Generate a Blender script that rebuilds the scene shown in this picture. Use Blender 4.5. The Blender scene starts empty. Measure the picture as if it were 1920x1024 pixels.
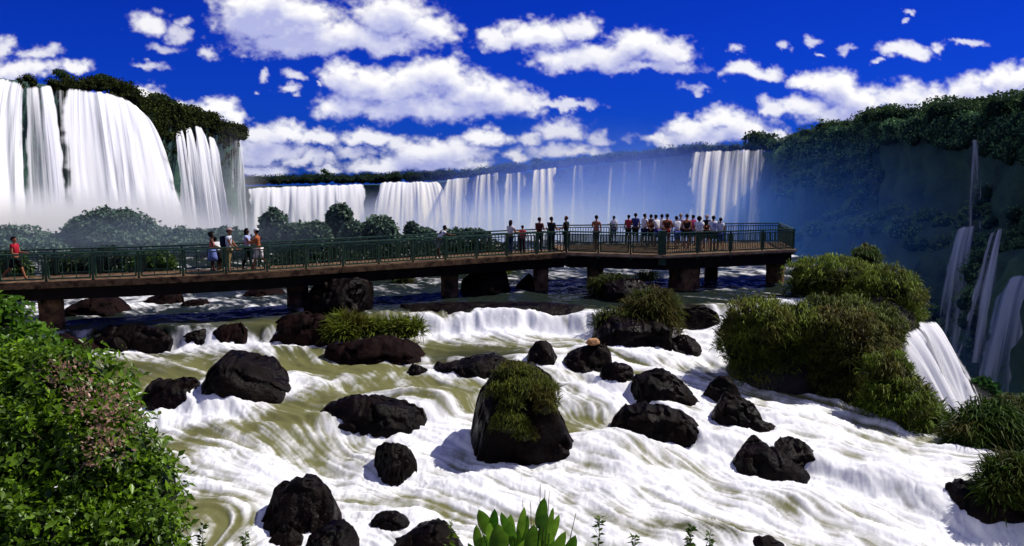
import bpy, bmesh, math, random
import numpy as np
from mathutils import Vector, Matrix

random.seed(7)
rng = np.random.default_rng(11)
scene = bpy.context.scene
COL = scene.collection
R = math.radians

# ------------------------------------------------------------------ camera
CAM_Z = 6.4
TH = math.atan(216 / 1600)          # downward pitch
F = 1600.0                          # focal length in photo pixels (1920 wide)
cam_d = bpy.data.cameras.new('camera')
cam_d.lens = 30.0
cam_d.sensor_width = 36.0
cam_d.clip_start = 0.1
cam_d.clip_end = 12000
cam = bpy.data.objects.new('camera', cam_d)
cam.location = (0, 0, CAM_Z)
cam.rotation_euler = (math.pi / 2 - TH, 0, 0)
COL.objects.link(cam)
scene.camera = cam
CT, ST = math.cos(TH), math.sin(TH)


def ray(px, py):
    dx = (np.asarray(px, float) - 960) / F
    dy = (512 - np.asarray(py, float)) / F
    return dx, CT + dy * ST, -ST + dy * CT


def at(px, py, Y):
    """world point seen at photo pixel (px, py) standing Y metres ahead"""
    dx, dY, dz = ray(px, py)
    t = Y / dY
    return np.array([dx * t, Y + 0 * t, CAM_Z + dz * t])


def on_z(px, py, z):
    dx, dY, dz = ray(px, py)
    t = (z - CAM_Z) / dz
    return np.array([dx * t, dY * t, z + 0 * t])


def proj(X, Y, Z):
    Z = Z - CAM_Z
    d = Y * CT - Z * ST
    up = Y * ST + Z * CT
    return 960 + F * X / d, 512 - F * up / d


# ------------------------------------------------------------------ numpy noise
def _hash(ix, iy, iz):
    n = (ix * 374761393 + iy * 668265263 + iz * 1274126177) & 0x7fffffff
    n = ((n ^ (n >> 13)) * 1274126177) & 0x7fffffff
    n = ((n ^ (n >> 16)) * 1911520717) & 0x7fffffff
    return ((n ^ (n >> 15)) & 0xffff) / 65535.0


def vnoise(x, y, z=0.0):
    x, y, z = np.broadcast_arrays(np.asarray(x, float), np.asarray(y, float), np.asarray(z, float))
    ix, iy, iz = np.floor(x).astype(np.int64), np.floor(y).astype(np.int64), np.floor(z).astype(np.int64)
    fx, fy, fz = x - ix, y - iy, z - iz
    fx, fy, fz = [f * f * f * (f * (f * 6 - 15) + 10) for f in (fx, fy, fz)]
    r = 0
    for a in (0, 1):
        for b in (0, 1):
            for c in (0, 1):
                w = (fx if a else 1 - fx) * (fy if b else 1 - fy) * (fz if c else 1 - fz)
                r = r + w * _hash(ix + a, iy + b, iz + c)
    return r


def fbm(x, y, z=0.0, o=4, g=0.5):
    s, a, t = 0, 1.0, 0
    for i in range(o):
        s = s + a * vnoise(x * 2 ** i + 17.3 * i, y * 2 ** i + 9.1 * i, z * 2 ** i + 3.7 * i)
        t += a
        a *= g
    return s / t


def unit(a):
    return a / (np.linalg.norm(a, axis=-1, keepdims=True) + 1e-9)


def sstep(a, b, x):
    t = np.clip((x - a) / (b - a), 0, 1)
    return t * t * (3 - 2 * t)


# ------------------------------------------------------------------ object helpers
def link(name, me, mat=None, parent=None, smooth=True):
    o = bpy.data.objects.new(name, me)
    COL.objects.link(o)
    if mat is not None:
        me.materials.append(mat)
    if smooth and len(me.polygons):
        me.polygons.foreach_set('use_smooth', np.ones(len(me.polygons), bool))
    if parent is not None:
        o.parent = parent
    return o


def mesh_np(name, V, Fq, attrs=None):
    """V (n,3), Fq (m,k) all same k"""
    V = np.ascontiguousarray(V, dtype=np.float32)
    Fq = np.ascontiguousarray(Fq, dtype=np.int32)
    me = bpy.data.meshes.new(name)
    m, k = Fq.shape
    me.vertices.add(len(V))
    me.vertices.foreach_set('co', V.ravel())
    me.loops.add(m * k)
    me.loops.foreach_set('vertex_index', Fq.ravel())
    me.polygons.add(m)
    me.polygons.foreach_set('loop_start', np.arange(0, m * k, k, dtype=np.int32))
    me.update(calc_edges=True)
    for an, av in (attrs or {}).items():
        av = np.asarray(av, dtype=np.float32)
        if av.ndim == 1:
            a = me.attributes.new(an, 'FLOAT', 'POINT')
            a.data.foreach_set('value', av)
        else:
            a = me.attributes.new(an, 'FLOAT_COLOR', 'POINT')
            a.data.foreach_set('color', np.concatenate([av[:, :3], np.ones((len(av), 1), np.float32)], 1).ravel())
    return me


def grid_faces(n, m, off=0):
    i = np.arange(n * m).reshape(n, m) + off
    return np.stack([i[:-1, :-1].ravel(), i[1:, :-1].ravel(), i[1:, 1:].ravel(), i[:-1, 1:].ravel()], 1)


def tag(o, label=None, cat=None, group=None, kind=None):
    if label: o['label'] = label
    if cat: o['category'] = cat
    if group: o['group'] = group
    if kind: o['kind'] = kind
    return o


def empty(name, loc=(0, 0, 0), rz=0.0):
    o = bpy.data.objects.new(name, None)
    o.empty_display_size = 0.2
    COL.objects.link(o)
    o.location = loc
    o.rotation_euler = (0, 0, rz)
    return o


class MB:
    def __init__(s):
        s.v, s.f = [], []

    def box(s, c, size, rz=0.0, ax=None):
        c = np.array(c, float)
        h = np.array(size, float) / 2
        if ax is None:
            ax = (np.array([math.cos(rz), math.sin(rz), 0]), np.array([-math.sin(rz), math.cos(rz), 0]), np.array([0, 0, 1.]))
        n = len(s.v)
        for k in range(8):
            sg = [1 if k & 1 else -1, 1 if k & 2 else -1, 1 if k & 4 else -1]
            s.v.append(c + sum(ax[i] * h[i] * sg[i] for i in range(3)))
        for f in ((0, 2, 3, 1), (4, 5, 7, 6), (0, 1, 5, 4), (2, 6, 7, 3), (0, 4, 6, 2), (1, 3, 7, 5)):
            s.f.append([n + i for i in f])
        return s

    def bar(s, a, b, w, h):
        a, b = np.array(a, float), np.array(b, float)
        d = b - a
        L = np.linalg.norm(d)
        d = d / L
        up = np.array([0, 0, 1.]) if abs(d[2]) < .9 else np.array([0, 1., 0])
        side = np.cross(up, d); side /= np.linalg.norm(side)
        up = np.cross(d, side)
        return s.box((a + b) / 2, (L, w, h), ax=(d, side, up))

    def tube(s, pts, rad, n=12, cap=True):
        pts = [np.array(p, float) for p in pts]
        base = len(s.v)
        for i, p in enumerate(pts):
            d = pts[min(i + 1, len(pts) - 1)] - pts[max(i - 1, 0)]
            d = d / np.linalg.norm(d)
            up = np.array([0, 0, 1.]) if abs(d[2]) < .9 else np.array([0, 1., 0])
            a = np.cross(up, d); a /= np.linalg.norm(a)
            b = np.cross(d, a)
            r = rad[i] if hasattr(rad, '__len__') else rad
            for k in range(n):
                t = 2 * math.pi * k / n
                s.v.append(p + (a * math.cos(t) + b * math.sin(t)) * r)
        for i in range(len(pts) - 1):
            for k in range(n):
                s.f.append([base + i * n + k, base + i * n + (k + 1) % n, base + (i + 1) * n + (k + 1) % n, base + (i + 1) * n + k])
        if cap:
            s.f.append([base + k for k in range(n)][::-1])
            s.f.append([base + (len(pts) - 1) * n + k for k in range(n)])
        return s

    def build(s, name, mat, parent=None, smooth=False):
        me = bpy.data.meshes.new(name)
        me.from_pydata([tuple(v) for v in s.v], [], s.f)
        me.update()
        return link(name, me, mat, parent, smooth)


# ------------------------------------------------------------------ materials
def new_mat(name):
    m = bpy.data.materials.new(name)
    m.use_nodes = True
    nt = m.node_tree
    nt.nodes.clear()
    out = nt.nodes.new('ShaderNodeOutputMaterial')
    return m, nt, out


def N(nt, t, **kw):
    n = nt.nodes.new(t)
    for k, v in kw.items():
        if k in n.inputs.keys() if isinstance(k, str) else False:
            n.inputs[k].default_value = v
        else:
            setattr(n, k, v)
    return n


def noise_col(nt, scale, c0, c1, detail=5, p0=.35, p1=.65, vec=None, rough=.6):
    tc = N(nt, 'ShaderNodeTexCoord')
    nz = N(nt, 'ShaderNodeTexNoise')
    nz.inputs['Scale'].default_value = scale
    nz.inputs['Detail'].default_value = detail
    nz.inputs['Roughness'].default_value = rough
    nt.links.new(vec if vec is not None else tc.outputs['Object'], nz.inputs['Vector'])
    cr = N(nt, 'ShaderNodeValToRGB')
    cr.color_ramp.elements[0].position, cr.color_ramp.elements[0].color = p0, (*c0, 1)
    cr.color_ramp.elements[1].position, cr.color_ramp.elements[1].color = p1, (*c1, 1)
    nt.links.new(nz.outputs['Fac'], cr.inputs['Fac'])
    return nz, cr


def rough_mat(name, c0, c1, scale=3, rough=.8, bump=.3, spec=.3, bdist=.05):
    m, nt, out = new_mat(name)
    b = N(nt, 'ShaderNodeBsdfPrincipled')
    nz, cr = noise_col(nt, scale, c0, c1)
    nt.links.new(cr.outputs['Color'], b.inputs['Base Color'])
    b.inputs['Roughness'].default_value = rough
    b.inputs['Specular IOR Level'].default_value = spec
    if bump:
        n2, _ = noise_col(nt, scale * 4, (0, 0, 0), (1, 1, 1), 8)
        bp = N(nt, 'ShaderNodeBump')
        bp.inputs['Strength'].default_value = bump
        bp.inputs['Distance'].default_value = bdist
        nt.links.new(n2.outputs['Fac'], bp.inputs['Height'])
        nt.links.new(bp.outputs['Normal'], b.inputs['Normal'])
    nt.links.new(b.outputs['BSDF'], out.inputs['Surface'])
    return m


def leaf_mat(name, trans=.25, spec=.25, rough=.5):
    m, nt, out = new_mat(name)
    at_ = N(nt, 'ShaderNodeAttribute', attribute_name='tint')
    b = N(nt, 'ShaderNodeBsdfPrincipled')
    b.inputs['Roughness'].default_value = rough
    b.inputs['Specular IOR Level'].default_value = spec
    nt.links.new(at_.outputs['Color'], b.inputs['Base Color'])
    tr = N(nt, 'ShaderNodeBsdfTranslucent')
    nt.links.new(at_.outputs['Color'], tr.inputs['Color'])
    mx = N(nt, 'ShaderNodeMixShader')
    mx.inputs[0].default_value = trans
    nt.links.new(b.outputs[0], mx.inputs[1])
    nt.links.new(tr.outputs[0], mx.inputs[2])
    nt.links.new(mx.outputs[0], out.inputs['Surface'])
    return m


M_rock = rough_mat('wet_basalt', (.0008, .0005, .0005), (.0075, .0035, .003), 1.6, .42, 1.0, .07, .07)
_nt = M_rock.node_tree
_b = [n for n in _nt.nodes if n.type == 'BSDF_PRINCIPLED'][0]
_tc = N(_nt, 'ShaderNodeTexCoord')
_nz = N(_nt, 'ShaderNodeTexNoise'); _nz.inputs['Scale'].default_value = 1.1; _nz.inputs['Detail'].default_value = 4
_nt.links.new(_tc.outputs['Object'], _nz.inputs['Vector'])
_mr = N(_nt, 'ShaderNodeMapRange'); _mr.inputs[1].default_value, _mr.inputs[2].default_value = .4, .62; _mr.inputs[3].default_value, _mr.inputs[4].default_value = .22, .75
_nt.links.new(_nz.outputs['Fac'], _mr.inputs[0]); _nt.links.new(_mr.outputs[0], _b.inputs['Roughness'])
M_rock_red = rough_mat('red_basalt', (.002, .001, .001), (.016, .0065, .006), 2.0, .7, .8, .04, .06)
M_rock_tan = rough_mat('dry_stone', (.35, .16, .06), (.6, .36, .18), 3.0, .8, .4, .2)
M_bed = rough_mat('river_bed', (.006, .004, .004), (.03, .02, .018), .8, .7, .6, .3, .2)
M_bank = rough_mat('bank_soil', (.006, .008, .003), (.03, .03, .012), 1.5, .95, .6, .1, .1)
M_leaf = leaf_mat('leaf', .42, .4, .38)
M_grassleaf = leaf_mat('grass_blade', .3, .15, .6)
M_forest = leaf_mat('forest_leaf', .15, .05, .8)
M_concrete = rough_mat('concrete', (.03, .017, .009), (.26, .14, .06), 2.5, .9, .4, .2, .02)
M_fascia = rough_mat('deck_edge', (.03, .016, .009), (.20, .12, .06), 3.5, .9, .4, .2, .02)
M_curb_lit = rough_mat('sunlit_curb', (.22, .13, .07), (.52, .37, .2), 2.5, .9, .4, .2, .02)  # paler concrete: the sunlit look of the curb top is painted in
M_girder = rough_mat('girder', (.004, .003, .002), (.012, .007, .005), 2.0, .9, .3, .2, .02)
M_green = rough_mat('green_paint', (.018, .062, .028), (.045, .12, .055), 6, .45, .1, .4, .005)
M_greend = rough_mat('dark_green_paint', (.014, .04, .018), (.03, .075, .034), 6, .5, .1, .35, .005)


def flat(name, c, rough=.85):
    d = tuple(x * .72 for x in c)
    return rough_mat(name, d, c, 9, rough, .25, .15, .01)


# ------------------------------------------------------------------ world and sun
SUN = Vector((.58, .24, .78)).normalized()
el = math.asin(SUN.z)
azi = math.atan2(SUN.x, SUN.y)      # from +Y towards +X
w = bpy.data.worlds.new('World')
scene.world = w
w.use_nodes = True
nt = w.node_tree
nt.nodes.clear()
wo = nt.nodes.new('ShaderNodeOutputWorld')
bg = nt.nodes.new('ShaderNodeBackground')
sky = nt.nodes.new('ShaderNodeTexSky')
sky.sky_type = 'NISHITA'
sky.sun_disc = False
sky.sun_elevation = el
sky.sun_rotation = azi
sky.altitude = 1500
sky.air_density = 1.0
sky.dust_density = 0.5
sky.ozone_density = 3.0
tint = nt.nodes.new('ShaderNodeMix')
tint.data_type = 'RGBA'
tint.blend_type = 'MULTIPLY'
tint.inputs['Factor'].default_value = 1.0
nt.links.new(sky.outputs['Color'], tint.inputs[6])
tint.inputs[7].default_value = (.014, .125, 1.06, 1)
nt.links.new(tint.outputs[2], bg.inputs['Color'])
bg.inputs['Strength'].default_value = 0.072
nt.links.new(bg.outputs['Background'], wo.inputs['Surface'])

sd = bpy.data.lights.new('sun', 'SUN')
sd.energy = 5.0
sd.angle = R(.5)
sd.color = (1.0, .95, .86)
so = bpy.data.objects.new('sun', sd)
so.rotation_euler = SUN.to_track_quat('Z', 'Y').to_euler()
so.location = (60, 20, 60)
COL.objects.link(so)

# ------------------------------------------------------------------ cloud layer (sky dome)
CL = [  # cx, cy, rx, ry, strength
    (495, 35, 90, 62, 1), (560, 45, 90, 60, 1), (560, 85, 130, 30, 1), (650, 75, 110, 36, 1), (735, 35, 85, 52, 1), (800, 60, 62, 30, 1), (700, 85, 130, 24, .9),
    (640, 150, 40, 38, 1), (690, 165, 80, 35, 1), (650, 205, 55, 32, 1), (770, 165, 80, 45, 1), (825, 145, 60, 40, 1), (890, 175, 90, 40, 1), (800, 205, 190, 30, 1), (960, 195, 80, 26, .9), (1060, 198, 100, 12, .6),
    (930, 78, 45, 24, .9), (1000, 72, 90, 30, 1), (1080, 55, 50, 26, .9),
    (1060, 118, 70, 25, 1), (1130, 110, 90, 30, .9), (1195, 85, 60, 36, 1), (1250, 100, 55, 30, .9), (1215, 125, 110, 18, .7),
    (280, 48, 42, 28, .85), (335, 65, 30, 25, .5), (385, 100, 28, 20, .6), (275, 128, 40, 11, .5), (350, 45, 25, 14, .45), (310, 95, 40, 14, .35),
    (5, 85, 25, 24, .7), (70, 100, 48, 18, .7), (50, 130, 80, 22, .9), (138, 130, 32, 16, .9), (-40, 110, 60, 40, .8),
    (275, 178, 48, 20, 1), (335, 190, 40, 14, .8), (400, 205, 45, 24, 1), (430, 228, 35, 26, 1),
    (493, 145, 12, 20, .55), (492, 180, 12, 8, .4), (556, 148, 28, 16, .6), (540, 173, 22, 11, .7), (600, 160, 12, 7, .3),
    (540, 250, 45, 24, 1), (490, 262, 50, 20, .9), (590, 262, 60, 22, .9), (500, 290, 80, 24, .8), (570, 300, 90, 18, .7), (480, 318, 60, 12, .9), (620, 318, 40, 10, .7),
    (690, 258, 50, 18, .9), (745, 272, 40, 20, .8), (665, 285, 50, 14, .6), (800, 285, 80, 26, 1), (850, 290, 70, 30, .9), (750, 308, 110, 18, .9), (905, 258, 42, 20, 1), (820, 312, 110, 18, .8),
    (1060, 245, 60, 32, .7), (1000, 262, 50, 16, .6), (960, 295, 40, 20, .7), (1060, 285, 100, 20, .6), (1120, 262, 30, 20, .4),
    (1350, 222, 55, 32, 1), (1295, 240, 60, 24, 1), (1400, 240, 60, 26, 1), (1350, 258, 150, 22, 1), (1240, 255, 30, 14, .7), (1460, 250, 30, 10, .7),
    (1415, 136, 60, 20, .85), (1372, 100, 20, 12, .55), (1475, 86, 16, 11, .5), (1528, 75, 22, 9, .5), (1545, 102, 14, 8, .45), (1595, 95, 20, 9, .3), (1300, 165, 40, 12, .3),
    (1700, 98, 55, 17, .85), (1760, 85, 26, 13, .7), (1825, 83, 28, 10, .6), (1705, 20, 16, 7, .5), (1690, 36, 12, 6, .4), (1650, 115, 20, 6, .5),
    (1520, 155, 45, 26, 1), (1565, 165, 60, 36, 1), (1610, 185, 70, 34, 1), (1500, 200, 70, 24, .9), (1450, 205, 30, 18, .8), (1690, 185, 60, 34, .9), (1750, 200, 90, 40, .9), (1820, 180, 60, 36, .9), (1880, 160, 60, 34, 1), (1915, 140, 50, 30, 1), (1880, 200, 90, 40, 1), (1600, 215, 120, 24, .9), (1990, 170, 90, 60, 1),
    (-150, 60, 120, 40, 1), (2150, 60, 120, 40, 1), (-200, 250, 120, 50, 1), (2200, 250, 160, 60, 1),
]
xs = np.arange(-420, 2341, 2.0)
ys = np.arange(-260, 372, 2.0)
GX, GY = np.meshgrid(xs, ys)


def cloud_density(X, Y):
    wx = (fbm(X / 60, Y / 45, 1.5, 5, .55) - .5) * 70
    wy = (fbm(X / 60, Y / 45, 7.5, 5, .55) - .5) * 48
    wx = wx + (fbm(X / 17, Y / 14, 11.5, 4, .6) - .5) * 22
    wy = wy + (fbm(X / 17, Y / 14, 15.5, 4, .6) - .5) * 17
    Xw, Yw = X + wx, Y + wy
    f = np.full(X.shape, -1.2)
    sm = np.ones(X.shape)
    for cx, cy, rx, ry, s in CL:
        dx = (Xw - cx) / (rx * 1.12)
        dyv = (Yw - cy)
        dy = np.where(dyv > 0, dyv / (ry * .85), dyv / (ry * 1.2))
        d = (1 - np.sqrt(dx * dx + dy * dy)) * 1.0 + (s - 1) * .42 + .05
        sm = np.where(d > f, s, sm)
        f = np.maximum(f, d)
    det = fbm(X / 26, Y / 20, 3.3, 6, .6) - .5
    return f + det * .75, sm


dens, sm_ = cloud_density(GX, GY)
SM = np.array([1, 1, 1, 0, 0])


def blur(a, n):
    k = np.ones(2 * n + 1) / (2 * n + 1)
    a = np.apply_along_axis(lambda r: np.convolve(np.pad(r, n, 'edge'), k, 'valid'), 1, a)
    return np.apply_along_axis(lambda r: np.convolve(np.pad(r, n, 'edge'), k, 'valid'), 0, a)


alpha = sstep(-.03, .66, dens + .02 + (fbm(GX / 9, GY / 7, 21.1, 3, .6) - .5) * .18)
alpha = alpha * blur(np.clip(.30 + .70 * sm_, 0, 1), 4)
b1 = blur(alpha, 6)
up = np.roll(np.roll(b1, 10, 0), -4, 1)     # density found towards the sun, up and right
shade = np.clip(1.16 - 1.08 * blur(np.roll(np.roll(alpha * np.clip(dens, 0, .6) * 1.7, 12, 0), -5, 1), 7), 0, 1)
shade = np.clip(shade + (fbm(GX / 18, GY / 14, 5.1, 4) - .5) * .7 + .05, 0, 1)
shade = np.clip(shade - .30 * blur(np.roll(alpha, 20, 0), 9) * blur(np.roll(alpha, 9, 0), 5) + .14, 0, 1)
lowsky = sstep(150, 330, GY)
ccol = (np.array([.46, .49, .80])[None, None] * (1 - shade[..., None]) + np.array([1.05, 1.04, 1.04])[None, None] * shade[..., None])
ccol = ccol * (1 - .12 * lowsky[..., None] * np.array([1, .9, .4]))
dx, dY, dz = ray(GX, GY)
Rd = 5200.0
nn = np.sqrt(dx ** 2 + dY ** 2 + dz ** 2)
V = np.stack([dx / nn * Rd, dY / nn * Rd, CAM_Z + dz / nn * Rd], -1).reshape(-1, 3)
me = mesh_np('sky', V, grid_faces(*GX.shape), {'cover': (alpha * .985).ravel(), 'tone': ccol.reshape(-1, 3)})
m, nt, out = new_mat('cloud_layer')
a1 = N(nt, 'ShaderNodeAttribute', attribute_name='cover')
a2 = N(nt, 'ShaderNodeAttribute', attribute_name='tone')
em = N(nt, 'ShaderNodeEmission')
em.inputs['Strength'].default_value = 1.0
nt.links.new(a2.outputs['Color'], em.inputs['Color'])
tr = N(nt, 'ShaderNodeBsdfTransparent')
mx = N(nt, 'ShaderNodeMixShader')
nt.links.new(a1.outputs['Fac'], mx.inputs[0])
nt.links.new(tr.outputs[0], mx.inputs[1])
nt.links.new(em.outputs[0], mx.inputs[2])
nt.links.new(mx.outputs[0], out.inputs['Surface'])
m.cycles.emission_sampling = 'NONE'
tag(link('sky', me, m), kind='structure')
# unseen glowing cloud, coarser, added over the remaining sky as neutral fill light
az = np.radians(np.arange(48, 313, 1.5))
ele = np.radians(np.arange(4, 84, 1.5))
AZ, EL = np.meshgrid(az, ele)
V = np.stack([np.sin(AZ) * np.cos(EL) * Rd, np.cos(AZ) * np.cos(EL) * Rd, np.sin(EL) * Rd + CAM_Z], -1)
Q = V / Rd * 3.2
cv_ = sstep(.53, .62, fbm(Q[..., 0], Q[..., 1], Q[..., 2] * 1.6, 5, .55))
sang = (V / Rd) @ np.array(SUN)
cv_ = cv_ * sstep(.95, .80, sang)
tn_ = np.tile(np.array([.85, .87, .95]), (AZ.size, 1))
me = mesh_np('sky', V.reshape(-1, 3), grid_faces(*AZ.shape), {'cover': cv_.ravel(), 'tone': tn_})
tag(link('sky', me, m), kind='structure')

# ------------------------------------------------------------------ river surface
LIPP = [(-400, 622), (0, 616), (200, 613), (420, 606), (600, 597), (780, 589), (950, 584), (1100, 584), (1160, 590), (1270, 580), (1340, 573), (1500, 566), (1700, 560), (2300, 560)]
lx = np.array([p[0] for p in LIPP], float)
lY = np.array([on_z(p[0], p[1], 0.0)[1] for p in LIPP])
lu = np.array([(on_z(p[0], p[1], 0.0)[0] / on_z(p[0], p[1], 0.0)[1]) for p in LIPP])
STEP2 = [(-300, 770), (100, 765), (350, 772), (580, 800), (720, 800), (840, 768), (900, 745), (1100, 722), (1180, 735), (1330, 790), (1480, 800), (1700, 835), (1850, 870), (2300, 900)]
s2u = np.array([on_z(p[0], p[1], -1.7)[0] / on_z(p[0], p[1], -1.7)[1] for p in STEP2])
s2Y = np.array([on_z(p[0], p[1], -1.7)[1] for p in STEP2])
HUMPS = [  # px, py, rx(m), ry(m), height
    (520, 818, 1.9, 1.0, .38), (800, 745, 1.6, .9, .28), (1180, 838, 1.5, .8, .35), (330, 880, 1.6, 1.0, .18), (1500, 950, 1.8, 1.0, .3), (1060, 735, 1.2, .8, .2),
    (680, 690, 1.6, .8, .16), (720, 870, 1.0, .6, .25), (1700, 930, 1.6, 1.2, .25), (420, 960, 1.4, 1.0, .2), (1350, 1000, 2.0, .8, .25), (940, 900, 1.8, .6, .12)]
_h = []


def z_base(X, Y):
    u = X / Y
    yl = np.interp(u, lu, lY) + .35 * (vnoise(X * 1.1, 3.3) - .5) + .2 * (vnoise(X * 3.1, 8.3) - .5)
    s = sstep(0, .75, yl - Y)
    z = -.75 * s
    d = np.maximum(0, yl - .75 - Y)
    z = z - .085 * d
    y2 = np.interp(u, s2u, s2Y) + .8 * (vnoise(X * .9, 1.3) - .5)
    z = z - .42 * sstep(0, .9, y2 - Y)
    z = z - .10 * np.maximum(0, X - 2.5) * sstep(0, 6, d)
    return z


def z_water(X, Y):
    z = z_base(X, Y)
    for hx, hy, rx, ry, a in _h:
        z = z + a * np.exp(-((X - hx) / rx) ** 2 - ((Y - hy) / ry) ** 2)
    return z


def hit(px, py, fn=None):
    fn = fn or z_base
    Ys = np.linspace(12, 95, 4000)
    P = at(px, py, Ys)
    dlt = P[2] - fn(P[0], P[1])
    k = int(np.argmax(dlt < 0))
    if k == 0:
        k = len(Ys) - 1
    return np.array([P[0][k], P[1][k], P[2][k]])


for px, py, rx, ry, a in HUMPS:
    p = hit(px, py)
    _h.append((p[0], p[1], rx, ry, a))

# right edge of the river: a line in plan that the water never passes
EDGE = [(1470, 470), (1560, 505), (1630, 560), (1690, 660), (1770, 800), (1830, 845), (1960, 900), (2150, 1010), (2300, 1100)]
ew = np.array([hit(*p)[:2] for p in EDGE])
eo = np.argsort(ew[:, 1])
eY, eX = ew[eo, 1], ew[eo, 0]
FAR_Y = 66.0


def edge_x(Y):
    return np.interp(Y, eY, eX) + .5 * (vnoise(Y * .8, 2.2) - .5)


# fan-shaped grid
NU, NV = 1080, 760
uu = np.linspace(-.74, .70, NU)
lv = np.linspace(math.log(12.2), math.log(FAR_Y + 3), NV)
U, LV = np.meshgrid(uu, lv)
WY = np.exp(LV)
WX = U * WY

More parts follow.
